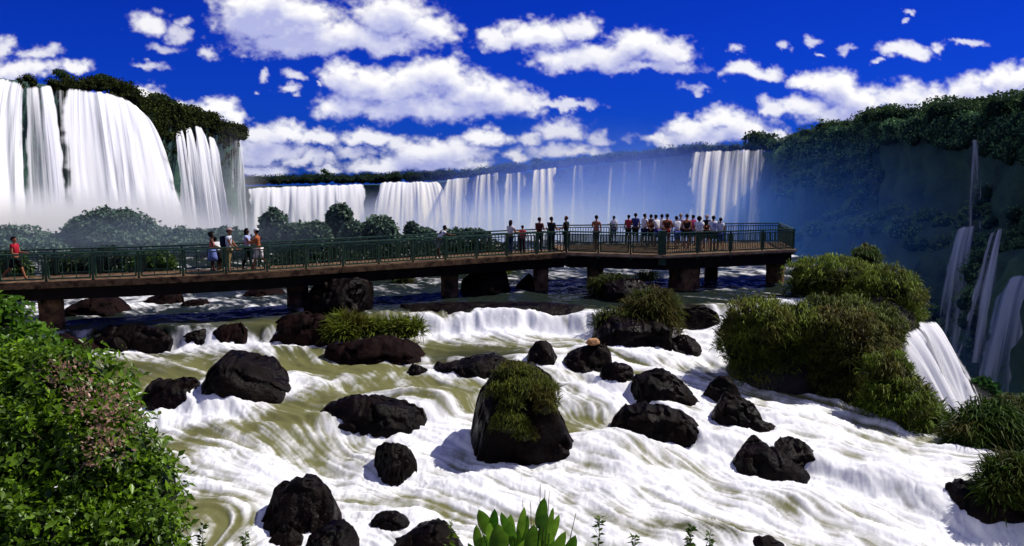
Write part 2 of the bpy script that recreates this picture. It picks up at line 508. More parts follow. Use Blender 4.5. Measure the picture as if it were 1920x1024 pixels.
# rock list is needed for the flow round them
ROCKS = [
    ([(876, 812), (879, 755), (902, 722), (922, 700), (938, 667), (966, 658), (994, 665), (1020, 690), (1036, 722), (1048, 768), (1074, 806), (1090, 848)], 866, .40, 'rock', 'tall boulder with green moss and grass on its crown in mid rapids'),
    ([(365, 708), (390, 680), (420, 661), (450, 660), (490, 676), (530, 700), (556, 724)], 748, .45, 'rock', 'long black boulder sloping down to the right, taller of the pair beside the leafy thicket'),
    ([(250, 738), (275, 715), (310, 712), (350, 707), (372, 715), (384, 755)], 774, .45, 'rock', 'blocky black boulder between the leafy thicket and a taller sloping boulder'),
    ([(578, 780), (610, 755), (670, 745), (740, 748), (790, 760), (810, 790)], 812, .30, 'rock', 'broad flat black rock with green water pouring off its right end'),
    ([(694, 865), (705, 835), (735, 823), (765, 835), (780, 862), (789, 888)], 899, .45, 'rock', 'small upright dark rock ringed by white foam below the broad flat rock'),
    ([(478, 985), (500, 950), (520, 912), (560, 898), (590, 886), (612, 905), (627, 945), (642, 975)], 1002, .40, 'rock', 'tall pointed black boulder with wet sheen on its side near the leafy thicket'),
    ([(497, 1005), (515, 988), (545, 992), (575, 1006)], 1030, .4, 'rock', 'low wet rock at the foot of the tall pointed boulder'),
    ([(552, 1035), (590, 987), (625, 978), (650, 995), (695, 1035)], 1062, .4, 'rock', 'ridged wet rock half cut by the bottom edge below the pointed boulder'),
    ([(684, 982), (705, 965), (730, 962), (755, 968), (778, 980)], 998, .4, 'rock', 'small low dark rock above a larger slanting one at the bottom edge'),
    ([(712, 1035), (760, 995), (820, 972), (850, 974), (876, 992), (878, 1020)], 1058, .35, 'rock', 'large slanting dark rock beside the broad leaved plant at the bottom edge'),
    ([(1178, 732), (1200, 700), (1235, 686), (1265, 705), (1312, 737)], 748, .4, 'rock', 'peaked dark rock with a long slope running down to the right'),
    ([(1313, 740), (1330, 715), (1370, 698), (1381, 715), (1388, 748)], 752, .4, 'rock', 'upright dark rock against the foot of the bushy island'),
    ([(1330, 765), (1350, 742), (1390, 740), (1415, 760), (1434, 802)], 800, .4, 'rock', 'black rock sloping into white water just below an upright rock'),
    ([(1133, 785), (1160, 763), (1215, 758), (1270, 764), (1310, 785), (1325, 825)], 822, .28, 'rock', 'long flat dark rock with thin threads of water running over its right end'),
    ([(1366, 846), (1390, 832), (1420, 828), (1445, 845), (1500, 868), (1527, 892)], 904, .4, 'rock', 'jagged low black rock slanting down right, larger of two in the lower white water'),
    ([(1440, 846), (1466, 820), (1502, 826), (1542, 858)], 872, .5, 'rock', 'thin black rock just behind the jagged slanting rock'),
    ([(1123, 705), (1140, 680), (1165, 671), (1185, 685), (1192, 708)], 718, .45, 'rock', 'rounded black rock left of the peaked rock'),
    ([(1048, 672), (1070, 650), (1110, 641), (1145, 645), (1157, 672)], 690, .45, 'rock', 'blocky dark rock with a pale orange stone on top'),
    ([(980, 668), (1000, 645), (1030, 639), (1048, 655), (1053, 675)], 686, .45, 'rock', 'dark rock wedged behind the tall mossy boulder'),
    ([(798, 694), (830, 680), (880, 676), (930, 664), (975, 680)], 706, .3, 'rock', 'low black ledge left of the tall mossy boulder'),
    ([(1248, 645), (1265, 629), (1295, 628), (1312, 640), (1322, 655)], 662, .45, 'rock', 'round wet rock with water sliding down both sides below the pillar'),
    ([(604, 660), (625, 640), (700, 630), (770, 636), (808, 662)], 682, .32, 'red', 'reddish brown ledge carrying the tuft of bright grass'),
    ([(388, 628), (415, 609), (450, 604), (470, 615), (474, 640)], 647, .4, 'red', 'dark ledge with a small white cascade at its right end'),
    ([(496, 635), (505, 603), (550, 594), (610, 592), (640, 600), (655, 625)], 644, .35, 'red', 'reddish black ledge under the second bridge pier'),
    ([(113, 584), (150, 562), (180, 556), (215, 565), (250, 583)], 593, .4, 'red', 'broad reddish rock in the calm water behind the first pier'),
    ([(253, 568), (290, 554), (320, 545), (340, 552), (348, 565)], 571, .4, 'red', 'low reddish rock seen under the deck, middle of three'),
    ([(333, 570), (355, 560), (385, 561), (396, 569)], 574, .4, 'red', 'smallest dark rock under the deck beside streaks of foam'),
    ([(448, 552), (470, 540), (510, 537), (540, 548)], 556, .4, 'red', 'flat dark rock under the deck just left of the second pier'),
    ([(572, 580), (577, 538), (600, 528), (690, 527), (705, 540), (709, 580)], 588, .35, 'rock', 'big square black rock right of the second pier under the deck'),
    ([(858, 545), (868, 508), (900, 501), (945, 503), (960, 540)], 552, .4, 'red', 'grass topped dark rock behind the third pier'),
    ([(962, 540), (980, 520), (994, 509), (1004, 530)], 544, .5, 'rock', 'pointed dark rock left of the fourth pier'),
    ([(1104, 562), (1120, 535), (1160, 525), (1210, 530), (1244, 552)], 566, .45, 'rock', 'dark rock with scrubby plants between the platform pillars'),
    ([(1098, 645), (1120, 610), (1150, 592), (1200, 588), (1250, 600), (1272, 640)], 652, .45, 'rock', 'black rock carrying a round bush under the platform'),
    ([(1760, 930), (1800, 909), (1850, 905), (1900, 925), (1990, 975)], 985, .4, 'rock', 'black rock shelf under the round shrub at the right edge'),
    ([(1378, 1030), (1410, 1012), (1445, 1008), (1485, 1030)], 1046, .4, 'rock', 'dark rock top just showing at the bottom edge below the white water'),
    ([(70, 655), (85, 632), (130, 628), (170, 638), (192, 665)], 672, .4, 'red', 'brown weathered rock at the foot of the first pier'),
    ([(178, 660), (195, 640), (225, 632), (245, 655)], 664, .4, 'rock', 'small black rock beside the foam below the first pier'),
    ([(140, 634), (190, 614), (250, 609), (300, 618), (345, 636)], 646, .16, 'rock', 'low wet black shelf of rock along the river step beside the first pier'),
    ([(1118, 588), (1180, 570), (1250, 567), (1320, 571), (1362, 590)], 590, .10, 'rock', 'low black rock shelf at the foot of the massive platform pillar'),
    ([(330, 640), (352, 622), (384, 618), (398, 634)], 648, .4, 'rock', 'small wet rock breaking the flow left of the ledge with the cascade'),
    ([(1385, 792), (1405, 775), (1440, 790), (1470, 803)], 806, .35, 'rock', 'thin wet rock nearly drowned by white water left of the island foot'),
    ([(760, 690), (775, 682), (800, 686), (812, 697)], 700, .4, 'rock', 'tiny black rock poking from the calm pool'),
    ([(690, 590), (760, 574), (860, 569), (960, 567), (1080, 571), (1140, 584)], 584, .12, 'rock', 'long low dark ledge at the lip of the small white fall'),  # ledge rock that also fills in the dark strip of the bridge's shadow
]


def resample(pts, n):
    p = np.array(pts, float)
    t = np.linspace(0, p[-1, 0] - p[0, 0], n) + p[0, 0]
    return t, np.interp(t, p[:, 0], p[:, 1])


rock_disc = []      # plan discs for the flow and for the foam
rock_geo = []
for out_, by, dr, kind_, lab in ROCKS:
    pc = (out_[0][0] + out_[-1][0]) / 2
    f = hit(pc, by)
    wm = (out_[-1][0] - out_[0][0]) * f[1] / F
    dep = max(dr * wm, .25)
    Dc = f[1] + dep * .8
    rock_geo.append((f, wm, dep, Dc))
    rock_disc.append(((pc - 960) / F * Dc * 1.02, Dc, wm * .5, dep))

# ---- flow field in grid space, then streaks by line integral convolution
vx = 1.0 + 0 * WX
vy = -.55 + 0 * WX
upper = sstep(-.5, 1.5, WY - np.interp(U, lu, lY))
vx = vx * (1 - .45 * upper)
vy = vy - .1 * (1 - upper)
e = .35
n1 = lambda X, Y: fbm(X / 3.2, Y / 2.2, 4.4, 2)
cx_ = (n1(WX, WY + e) - n1(WX, WY - e)) / (2 * e)
cy_ = -(n1(WX + e, WY) - n1(WX - e, WY)) / (2 * e)
vx = vx + 2.6 * cx_
vy = vy + 2.2 * cy_
for (cx, cy, rx, ry) in rock_disc:
    ax, ay = (WX - cx) / (rx + .25), (WY - cy) / (ry + .25)
    d2 = ax * ax + ay * ay
    g = np.exp(-d2 * .7) * 1.5
    vx = vx + g * ax / (np.sqrt(d2) + .2)
    vy = vy + g * ay / (np.sqrt(d2) + .2)
nrm = np.sqrt(vx * vx + vy * vy) + 1e-6
vx, vy = vx / nrm, vy / nrm
du, dl = uu[1] - uu[0], lv[1] - lv[0]
gx = (vx - U * vy) / WY / du        # grid cells per metre
gy = vy / WY / dl


def samp(A, x, y):
    x = np.clip(x, 0, NU - 1.001); y = np.clip(y, 0, NV - 1.001)
    ix, iy = x.astype(np.int32), y.astype(np.int32)
    fx, fy = (x - ix), (y - iy)
    return (A[iy, ix] * (1 - fx) + A[iy, ix + 1] * fx) * (1 - fy) + (A[iy + 1, ix] * (1 - fx) + A[iy + 1, ix + 1] * fx) * fy


def lic(src, length, steps):
    acc = src.copy(); wsum = np.ones_like(src)
    JX, JY = np.meshgrid(np.arange(NU, dtype=float), np.arange(NV, dtype=float))
    for sgn in (1, -1):
        x, y = JX.copy(), JY.copy()
        h = length / steps
        for k in range(steps):
            ix = np.clip(x, 0, NU - 1).astype(np.int32); iy = np.clip(y, 0, NV - 1).astype(np.int32)
            x = x + sgn * gx[iy, ix] * h
            y = y + sgn * gy[iy, ix] * h
            wgt = .5 + .5 * math.cos(math.pi * (k + 1) / (steps + 1))
            acc += samp(src, x, y) * wgt; wsum += wgt
    return acc / wsum


def norm01(a):
    lo, hi = np.percentile(a, 3), np.percentile(a, 97)
    return np.clip((a - lo) / (hi - lo), 0, 1)


fine = lic(vnoise(WX * 9, WY * 9, .5) * .5 + vnoise(WX * 17, WY * 17, 1.5) * .5, 1.6, 22)
coarse = lic(fbm(WX * 2.6, WY * 3.4, 2.5, 2), 2.8, 22)
big = fbm(WX / 2.4, WY / 2.0, 9.5, 3)
FI, CO, BI = norm01(fine), norm01(coarse), norm01(big)
WZ = z_water(WX, WY)
# regional foam amount
foamy = .33 * (1 - upper) + .08 * upper
yl = np.interp(U, lu, lY)
foamy += .9 * np.exp(-((yl - .55 - WY) / .7) ** 2) * sstep(770, 800, 960 + F * U) * sstep(1180, 1130, 960 + F * U)
foamy += .35 * np.exp(-((yl - .95 - WY) / .5) ** 2)
foamy -= .55 * np.exp(-((WX - hit(880, 655)[0]) / 3.2) ** 2 - ((WY - hit(880, 660)[1]) / .8) ** 2)
foamy += .35 * np.exp(-((np.interp(U, s2u, s2Y) - .8 - WY) / .9) ** 2)
foamy += .25 * sstep(0, 6, WX - .0) * (1 - upper)
foamy += .25 * sstep(24, 20, WY) * (1 - upper)
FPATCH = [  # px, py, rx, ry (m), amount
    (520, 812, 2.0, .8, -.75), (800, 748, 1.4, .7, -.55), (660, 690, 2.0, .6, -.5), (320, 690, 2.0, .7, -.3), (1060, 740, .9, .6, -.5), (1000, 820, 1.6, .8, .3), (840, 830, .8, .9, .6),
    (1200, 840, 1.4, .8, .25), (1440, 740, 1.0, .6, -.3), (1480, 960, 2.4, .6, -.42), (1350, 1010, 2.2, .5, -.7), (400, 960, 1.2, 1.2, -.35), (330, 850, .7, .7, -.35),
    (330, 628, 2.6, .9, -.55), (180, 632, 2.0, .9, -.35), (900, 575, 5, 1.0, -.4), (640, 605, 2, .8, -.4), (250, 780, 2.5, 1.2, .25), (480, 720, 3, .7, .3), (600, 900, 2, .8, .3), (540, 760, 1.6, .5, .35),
    (60, 600, 4, .8, -.35), (350, 600, 4, .7, -.5), (560, 590, 3, .8, -.5), (760, 565, 4, 1.2, -.45), (1000, 558, 5, 1.4, -.45), (1180, 560, 3, 1.2, -.4),  # foam thinned along the bridge's shadow, darkening that band by colour
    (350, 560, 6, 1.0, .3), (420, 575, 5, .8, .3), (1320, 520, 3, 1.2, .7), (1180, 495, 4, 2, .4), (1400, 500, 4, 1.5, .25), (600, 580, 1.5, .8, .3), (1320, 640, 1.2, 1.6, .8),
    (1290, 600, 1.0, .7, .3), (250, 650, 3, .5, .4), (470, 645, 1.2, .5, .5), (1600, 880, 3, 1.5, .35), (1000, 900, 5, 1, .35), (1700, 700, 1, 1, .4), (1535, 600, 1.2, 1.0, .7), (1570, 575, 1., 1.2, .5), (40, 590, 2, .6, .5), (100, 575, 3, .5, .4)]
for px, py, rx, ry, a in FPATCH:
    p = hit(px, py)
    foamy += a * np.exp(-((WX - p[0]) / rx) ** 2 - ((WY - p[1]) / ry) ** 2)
for (cx, cy, rx, ry) in rock_disc:
    d = np.sqrt(((WX - cx) / rx) ** 2 + ((WY - cy) / ry) ** 2) - 1
    foamy += .30 * np.exp(-(np.maximum(d, 0) * min(rx, 1.6) / .28) ** 2) * (1 - .55 * upper)
froth = lic(vnoise(WX * 14, WY * 14, 4.5) * .45 + vnoise(WX * 26, WY * 22, 6.5) * .55, .45, 8)
FR = norm01(froth)
TB = norm01(fbm(WX * 2.2, WY * 1.6, 12.5, 5, .62))
streak = .30 * FI + .34 * CO + .36 * BI + .30 * TB + .10 * (FR - .5) - .67
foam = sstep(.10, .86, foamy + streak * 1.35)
relief = (CO - .5) * .11 + (FI - .5) * .012 + (BI - .5) * .36
relief = relief + (TB - .5) * .08 * foam + (FR - .5) * .006 * foam
relief = relief * (1 - .72 * upper)
chop = (fbm(WX * 1.7, WY * 3.0, 6.5, 4) - .5) * .16 * (.35 + .65 * upper)
WZ = WZ + relief + chop
V = np.stack([WX, WY, WZ], -1).reshape(-1, 3)
Fq = grid_faces(NV, NU)
inside = (WX < edge_x(WY)) & (WY < FAR_Y + .6 * np.sin(WX * .7))
keep = inside.ravel()[Fq].all(1)
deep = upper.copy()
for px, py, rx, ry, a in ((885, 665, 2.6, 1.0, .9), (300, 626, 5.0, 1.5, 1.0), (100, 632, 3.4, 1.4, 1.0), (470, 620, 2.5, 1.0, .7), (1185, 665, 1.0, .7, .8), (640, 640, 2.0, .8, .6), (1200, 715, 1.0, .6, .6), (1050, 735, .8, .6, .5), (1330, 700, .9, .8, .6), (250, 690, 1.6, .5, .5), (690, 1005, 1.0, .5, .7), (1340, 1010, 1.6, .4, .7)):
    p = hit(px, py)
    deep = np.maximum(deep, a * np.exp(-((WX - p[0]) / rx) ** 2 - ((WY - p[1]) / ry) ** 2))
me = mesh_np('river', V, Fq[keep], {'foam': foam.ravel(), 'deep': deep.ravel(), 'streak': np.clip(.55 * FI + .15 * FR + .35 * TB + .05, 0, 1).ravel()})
m, nt, out = new_mat('river_water')
af = N(nt, 'ShaderNodeAttribute', attribute_name='foam')
as_ = N(nt, 'ShaderNodeAttribute', attribute_name='streak')
geo = N(nt, 'ShaderNodeNewGeometry')
mr = N(nt, 'ShaderNodeAttribute', attribute_name='deep')
wc = N(nt, 'ShaderNodeMix', data_type='RGBA')
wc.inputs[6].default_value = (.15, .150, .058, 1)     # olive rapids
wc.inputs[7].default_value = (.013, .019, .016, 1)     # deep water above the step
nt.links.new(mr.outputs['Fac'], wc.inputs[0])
fc = N(nt, 'ShaderNodeMix', data_type='RGBA')
nt.links.new(as_.outputs['Fac'], fc.inputs[0])
fc.inputs[6].default_value = (.62, .63, .70, 1)
fc.inputs[7].default_value = (.90, .90, .89, 1)
bc = N(nt, 'ShaderNodeMix', data_type='RGBA')
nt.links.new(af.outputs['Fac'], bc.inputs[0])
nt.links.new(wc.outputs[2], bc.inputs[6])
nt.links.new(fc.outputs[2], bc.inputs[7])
b = N(nt, 'ShaderNodeBsdfPrincipled')
nt.links.new(bc.outputs[2], b.inputs['Base Color'])
rr = N(nt, 'ShaderNodeMapRange')
rr.inputs[3].default_value, rr.inputs[4].default_value = .22, .85
nt.links.new(af.outputs['Fac'], rr.inputs[0])
nt.links.new(rr.outputs[0], b.inputs['Roughness'])
b.inputs['Specular IOR Level'].default_value = .08
b.inputs['IOR'].default_value = 1.18
tcn = N(nt, 'ShaderNodeTexNoise')
tcn.inputs['Scale'].default_value = 3.2
tcn.inputs['Detail'].default_value = 6
nt.links.new(geo.outputs['Position'], tcn.inputs['Vector'])
bp = N(nt, 'ShaderNodeBump')
bp.inputs['Strength'].default_value = .22
bp.inputs['Distance'].default_value = .10
nt.links.new(tcn.outputs['Fac'], bp.inputs['Height'])
nt.links.new(bp.outputs['Normal'], b.inputs['Normal'])
nt.links.new(b.outputs[0], out.inputs['Surface'])
M_river = m
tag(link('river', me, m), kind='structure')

# ------------------------------------------------------------------ river bed plunging into the canyon
bu = np.linspace(-1.5, 1.6, 260)
bY = np.exp(np.linspace(math.log(11.0), math.log(120), 200))
BU, BY = np.meshgrid(bu, bY)
BX = BU * BY
bz = z_base(BX, np.minimum(BY, FAR_Y)) - .55
ov = np.maximum(0, BX - edge_x(BY) + .15)
ovf = np.maximum(0, BY - FAR_Y + 1.0)
bz = bz - np.minimum(78, 3.2 * ov ** 1.15) - np.minimum(78, 3.0 * ovf)
bz = bz + (fbm(BX / 1.6, BY / 1.6, bz / 3, 4) - .5) * np.clip(ov + ovf, 0, 3) * 1.6
bz = np.maximum(bz, -79)
me = mesh_np('river_bed_terrain', np.stack([BX, BY, bz], -1).reshape(-1, 3), grid_faces(*BX.shape))
tag(link('river_bed_terrain', me, M_bed), kind='structure')

# near bank under the camera
kx = np.linspace(-40, 40, 120)
ky = np.linspace(-6, 13.2, 60)
KX, KY = np.meshgrid(kx, ky)
kz = 4.7 - .60 * np.maximum(KY, 0) - .1 * np.maximum(KY - 8, 0)
kz = kz + sstep(-2.0, -8, KX) * sstep(-2, 6, KY) * np.clip(KY * .12, 0, .9) + (fbm(KX / 1.7, KY / 1.7, 2.2) - .5) * .5
me = mesh_np('bank_ground', np.stack([KX, KY, kz], -1).reshape(-1, 3), grid_faces(*KX.shape))
tag(link('bank_ground', me, M_bank), kind='structure')


# ------------------------------------------------------------------ boulders
def rock_mesh(name, out_, by, geo_, seed, off=0):
    f, wm, dep, Dc = geo_
    n, k = 72, 40
    pxs, pys = resample(out_, n)
    pys = pys + (fbm(pxs / 13.0, seed * 3.3, .5, 3) - .5) * min(26, .32 * (by - pys.min()))
    top = at(pxs, pys, Dc)
    zb = f[2] - .55
    s = np.linspace(-1, 1, n)
    prof = np.clip(1 - np.abs(s) ** 2.6, 0, 1) ** .5
    ends = np.clip(1 - np.abs(s) ** 10, 0, 1)
    hz = np.maximum(top[2] - zb, .05)
    phi = np.linspace(0, math.pi, k)
    X = top[0][:, None] * np.ones(k)[None]
    Yc = Dc - dep * (prof * .95 + .05)[:, None] * np.cos(phi)[None]
    Z = zb + hz[:, None] * np.sin(phi)[None] ** .62 * ends[:, None]
    P = np.stack([X, Yc, Z], -1)
    sc = max(.35, min(wm, hz.max() * 1.6))
    # chip flat faces off the lump, then roughen it
    r_ = np.random.default_rng(seed * 13 + 5)
    ctr = np.array([P[..., 0].mean(), Dc, zb + hz.max() * .35])
    for _ in range(22):
        nv = unit(r_.normal(size=3) * np.array([1, .9, .8]) + np.array([0, -.45, .25]))
        pr = (P - ctr) @ nv
        h = pr.max() * r_.uniform(.82, .97)
        P = P - (np.maximum(0, pr - h) * .9)[..., None] * nv
    P = ctr + (P - ctr) * np.array([1.03, 1.02, 1.03])
    q = P / sc * 1.8 + seed * 7.7
    d = np.stack([fbm(q[..., 0], q[..., 1], q[..., 2] + 31 * j, 5, .58) - .5 for j in range(3)], -1)
    q2 = P / sc * 2.1 + seed * 3.1
    crack = np.abs(fbm(q2[..., 0], q2[..., 1] * 1.4, q2[..., 2] * 1.4, 3) - .5)
    crack = np.exp(-(crack / .035) ** 2)
    P = P + d * sc * .21 * np.array([.8, 1.4, 1.0]) + np.array([0, 1, -.25]) * (crack[..., None] * sc * .055)
    return mesh_np(name, P.reshape(-1, 3), grid_faces(n, k))


rocks = []
for i, (out_, by, dr, kind_, lab) in enumerate(ROCKS):
    o = link('boulder', rock_mesh('boulder', out_, by, rock_geo[i], i + 1), M_rock if kind_ == 'rock' else M_rock_red)
    tag(o, lab, 'boulder', 'dark boulders in the river')
    rocks.append(o)


# ------------------------------------------------------------------ foliage machinery
def blob_points(blobs, n, rng_, zmin=-.35, inner=.86, outer=1.06, lump=.22, freq=1.6, yfront=None):
    """points on lumpy ellipsoids (cx,cy,cz,rx,ry,rz); those deep inside a neighbour are dropped"""
    B = np.array(blobs, float)
    area = (B[:, 3] * B[:, 5] + B[:, 3] * B[:, 4] + B[:, 4] * B[:, 5])
    pick = rng_.choice(len(B), int(n * 1.5), p=area / area.sum())
    d = unit(rng_.normal(size=(len(pick), 3)))
    if yfront is not None:
        d[:, 1] = np.where(rng_.random(len(d)) < yfront, -np.abs(d[:, 1]), d[:, 1])
    d[:, 2] = np.where(d[:, 2] < zmin, -d[:, 2], d[:, 2])
    c, r = B[pick, :3], B[pick, 3:]
    base = c + d * r
    fr = freq / r.mean(1, keepdims=True)
    q = base * fr
    lm = (fbm(q[:, 0] * 1.5, q[:, 1] * 1.5, q[:, 2] * 1.5, 3) - .5) * 2 * lump
    k = (inner + (outer - inner) * rng_.random(len(pick)) ** .7 + lm)
    P = c + d * r * k[:, None]
    okm = np.ones(len(P), bool)
    for j in range(len(B)):
        e_ = (P - B[j, :3]) / B[j, 3:]
        okm &= ~((np.sqrt((e_ ** 2).sum(1)) < .78) & (pick != j))
    P, d, r, lm = P[okm][:n], d[okm][:n], r[okm][:n], lm[okm][:n]
    return P, unit(d / r), lm


def ico(sub=2):
    bm = bmesh.new()
    bmesh.ops.create_icosphere(bm, subdivisions=sub, radius=1)
    v = np.array([x.co[:] for x in bm.verts])
    f = np.array([[q.index for q in x.verts] for x in bm.faces])
    bm.free()
    return v, f


ICO_V, ICO_F = ico(2)
ICO3_V, ICO3_F = ico(3)


def core_tris(blobs, k=.8, lump=.18):
    vs, fs, n = [], [], 0
    for (cx, cy, cz, rx, ry, rz) in blobs:
        q = ICO_V * 1.6 + np.array([cx, cy, cz])
        s = k + (fbm(q[:, 0], q[:, 1], q[:, 2], 2) - .5) * 2 * lump
        vs.append(np.array([cx, cy, cz]) + ICO_V * np.array([rx, ry, rz]) * s[:, None])
        fs.append(ICO_F + n)
        n += len(ICO_V)
    return np.concatenate(vs), np.concatenate(fs)


def leaves(P, T, Nn, L, W, droop, tint):
    """pointed leaves: base, two shoulders, tip -> two triangles each"""
    S = unit(np.cross(T, Nn))
    up = unit(np.cross(S, T))
    L, W = L[:, None], W[:, None]
    a = P
    m = P + T * L * .45 + up * L * .06
    b_, c_ = m + S * W * .5, m - S * W * .5
    t = P + T * L - np.array([0, 0, 1.]) * L * droop
    n = len(P)
    V = np.stack([a, b_, t, c_], 1).reshape(-1, 3)
    i = np.arange(n) * 4
    Fc = np.concatenate([np.stack([i, i + 1, i + 2], 1), np.stack([i, i + 2, i + 3], 1)])
    return V, Fc, np.repeat(tint, 4, 0)


def blades(P, T, L, W, droop, tint, tipc=1.0):
    """arching grass blades: three joints, the tip bends down"""
    rnd = unit(rng.normal(size=P.shape))
    S = unit(np.cross(T, rnd))
    L, W = L[:, None], W[:, None]
    m = P + T * L * .55
    out_ = T.copy(); out_[:, 2] -= droop
    t = m + unit(out_) * L * .5
    V = np.stack([P + S * W * .5, P - S * W * .5, m + S * W * .45, m - S * W * .45, t], 1).reshape(-1, 3)
    i = np.arange(len(P)) * 5
    Fc = np.concatenate([np.stack([i, i + 1, i + 3], 1), np.stack([i, i + 3, i + 2], 1), np.stack([i + 2, i + 3, i + 4], 1)])
    tt = np.repeat(tint, 5, 0).reshape(-1, 5, 3)
    tt[:, 4] *= tipc
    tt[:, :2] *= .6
    return V, Fc, tt.reshape(-1, 3)


def join(parts):
    V, Fc, C, n = [], [], [], 0
    for v, f, c in parts:
        V.append(v); Fc.append(f + n); C.append(c); n += len(v)
    return np.concatenate(V), np.concatenate(Fc), np.concatenate(C)


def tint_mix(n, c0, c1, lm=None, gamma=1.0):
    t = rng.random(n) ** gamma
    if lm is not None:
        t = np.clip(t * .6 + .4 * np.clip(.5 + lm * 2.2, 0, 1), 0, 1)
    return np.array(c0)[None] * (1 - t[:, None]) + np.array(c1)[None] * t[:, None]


G_DARK, G_MID, G_LITE = (.012, .035, .008), (.05, .10, .012), (.16, .24, .02)


def bush(name, blobs, n, size, style='leaf', c0=G_DARK, c1=G_LITE, core=(.006, .010, .004), droop=.4, mat=None, parent=None, zmin=-.35, lump=.22, wid=.5, corek=.8, freq=1.6, sc_core=.18, gamma=1.3, yfront=.7):
    P, Nn, lm = blob_points(blobs, n, rng, zmin, lump=lump, freq=freq, yfront=yfront)
    n = len(P)
    tn = tint_mix(n, c0, c1, lm, gamma)
    if style == 'leaf':
        T = unit(Nn * .35 + rng.normal(size=(n, 3)) * .75 + np.array([0, 0, -.25]))
        L = size * (.45 + 1.1 * rng.random(n) ** 1.4)
        nn_ = unit(Nn + rng.normal(size=(n, 3)) * .55 + np.array([0, 0, .3]))
        part = leaves(P, T, nn_, L, L * wid, .15, tn)
    else:
        T = unit(Nn * .8 + rng.normal(size=(n, 3)) * .5 + np.array([0, 0, .5]))
        L = size * (.45 + 1.5 * rng.random(n) ** 2.2)
        br = sstep(.5, .68, fbm(P[:, 0] * 1.3, P[:, 1] * 1.3, P[:, 2] * 1.3, 3))[:, None] * .6
        tn = tn * (1 - br) + br * np.array([.11, .075, .02]) * (.3 + rng.random((n, 1)))
        part = blades(P, T, L, L * wid, droop * (1 + rng.random((n,))[..., None].repeat(1, 1)[:, 0]), tn, 1.25) if False else blades(P, T, L, L * wid, droop, tn, 1.25)
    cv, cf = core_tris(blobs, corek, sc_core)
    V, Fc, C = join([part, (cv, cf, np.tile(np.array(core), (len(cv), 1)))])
    me = mesh_np(name, V, Fc, {'tint': C})
    return link(name, me, mat or (M_leaf if style == 'leaf' else M_grassleaf), parent, smooth=False)


def wb(px, py, rpx, rpy, D, depth=None):
    p = at(px, py, D)
    rx, rz = rpx * D / F, rpy * D / F
    return (p[0], p[1], p[2], rx, depth or min(rx, rz) * .9 + .1 * rx, rz)


# ------------------------------------------------------------------ canyon walls (one ring of terrain) and the plateau behind
PATH = [  # px, distance, py of the rim
    (3300, 40, 20), (2500, 75, 130), (2150, 110, 190), (1930, 150, 218), (1800, 172, 224), (1700, 190, 228), (1600, 215, 240), (1530, 235, 255), (1480, 255, 275), (1462, 300, 285), (1442, 328, 285),
    (1360, 340, 286), (1280, 345, 292), (1200, 358, 300), (1100, 372, 312), (1000, 385, 322), (900, 400, 333), (820, 415, 343), (700, 445, 347), (600, 465, 347), (470, 490, 350),
    (405, 500, 352), (425, 330, 320), (452, 245, 264), (447, 228, 258), (400, 205, 238), (330, 180, 222), (240, 155, 190), (120, 134, 163), (0, 118, 147), (-150, 100, 122), (-500, 72, 55), (-1200, 45, -120)]
pw = np.array([at(*[p[0], p[2], p[1]]) for p in PATH])
pd = np.concatenate([[0], np.cumsum(np.linalg.norm(np.diff(pw[:, :2], axis=0), axis=1))])
pp = np.array([p[0] for p in PATH], float)
NS = 620
# sample more densely where the wall shows in the photo: equal steps in a mix of arc length and photo position
par = pd / pd[-1] + .8 * np.concatenate([[0], np.cumsum(np.minimum(np.abs(np.diff(pp)), 300))]) / np.sum(np.minimum(np.abs(np.diff(pp)), 300))
ss = np.linspace(0, par[-1], NS)
RX, RY, RZ = [np.interp(ss, par, pw[:, j]) for j in range(3)]
PXs = np.interp(ss, par, pp)
SEG = np.interp(ss, par, np.arange(len(PATH)))
OUTD = np.stack([RX - 10, RY - 190], 1)
OUTD /= np.linalg.norm(OUTD, axis=1, keepdims=True)
for _ in range(12):
    RX[1:-1] = (RX[:-2] + 2 * RX[1:-1] + RX[2:]) / 4
    RY[1:-1] = (RY[:-2] + 2 * RY[1:-1] + RY[2:]) / 4
NT = 70
tt = np.linspace(0, 1, NT)
right_part = sstep(1540, 1640, PXs) * (SEG < 9)
left_part = (SEG > 22.5).astype(float)


def wall_point(i, t):
    """t 0 rim .. 1 canyon floor; i index array"""
    zb_ = np.where(left_part[i] > .5, -60.0, -80.0)
    z = RZ[i] + (zb_ - RZ[i]) * t
    off = 9 * t ** 1.5 * (1 - left_part[i])
    off = off + right_part[i] * 11 * sstep(-4.5, -9.5, z + 2.0 * np.sin(PXs[i] / 60))
    arc = ss[i] / ss[-1] * 160
    nzv = (fbm(arc, z / 16, 1.1, 5) - .5) * 15 * np.minimum(1, .15 + t * 5) * (1 - .55 * left_part[i])
    nzv = nzv + (fbm(arc * 5, z / 60, 5.1, 2) - .5) * 2.0 * (1 - .5 * left_part[i])
    off = off + nzv
    return np.stack([RX[i] - OUTD[i, 0] * off, RY[i] - OUTD[i, 1] * off, z], -1)


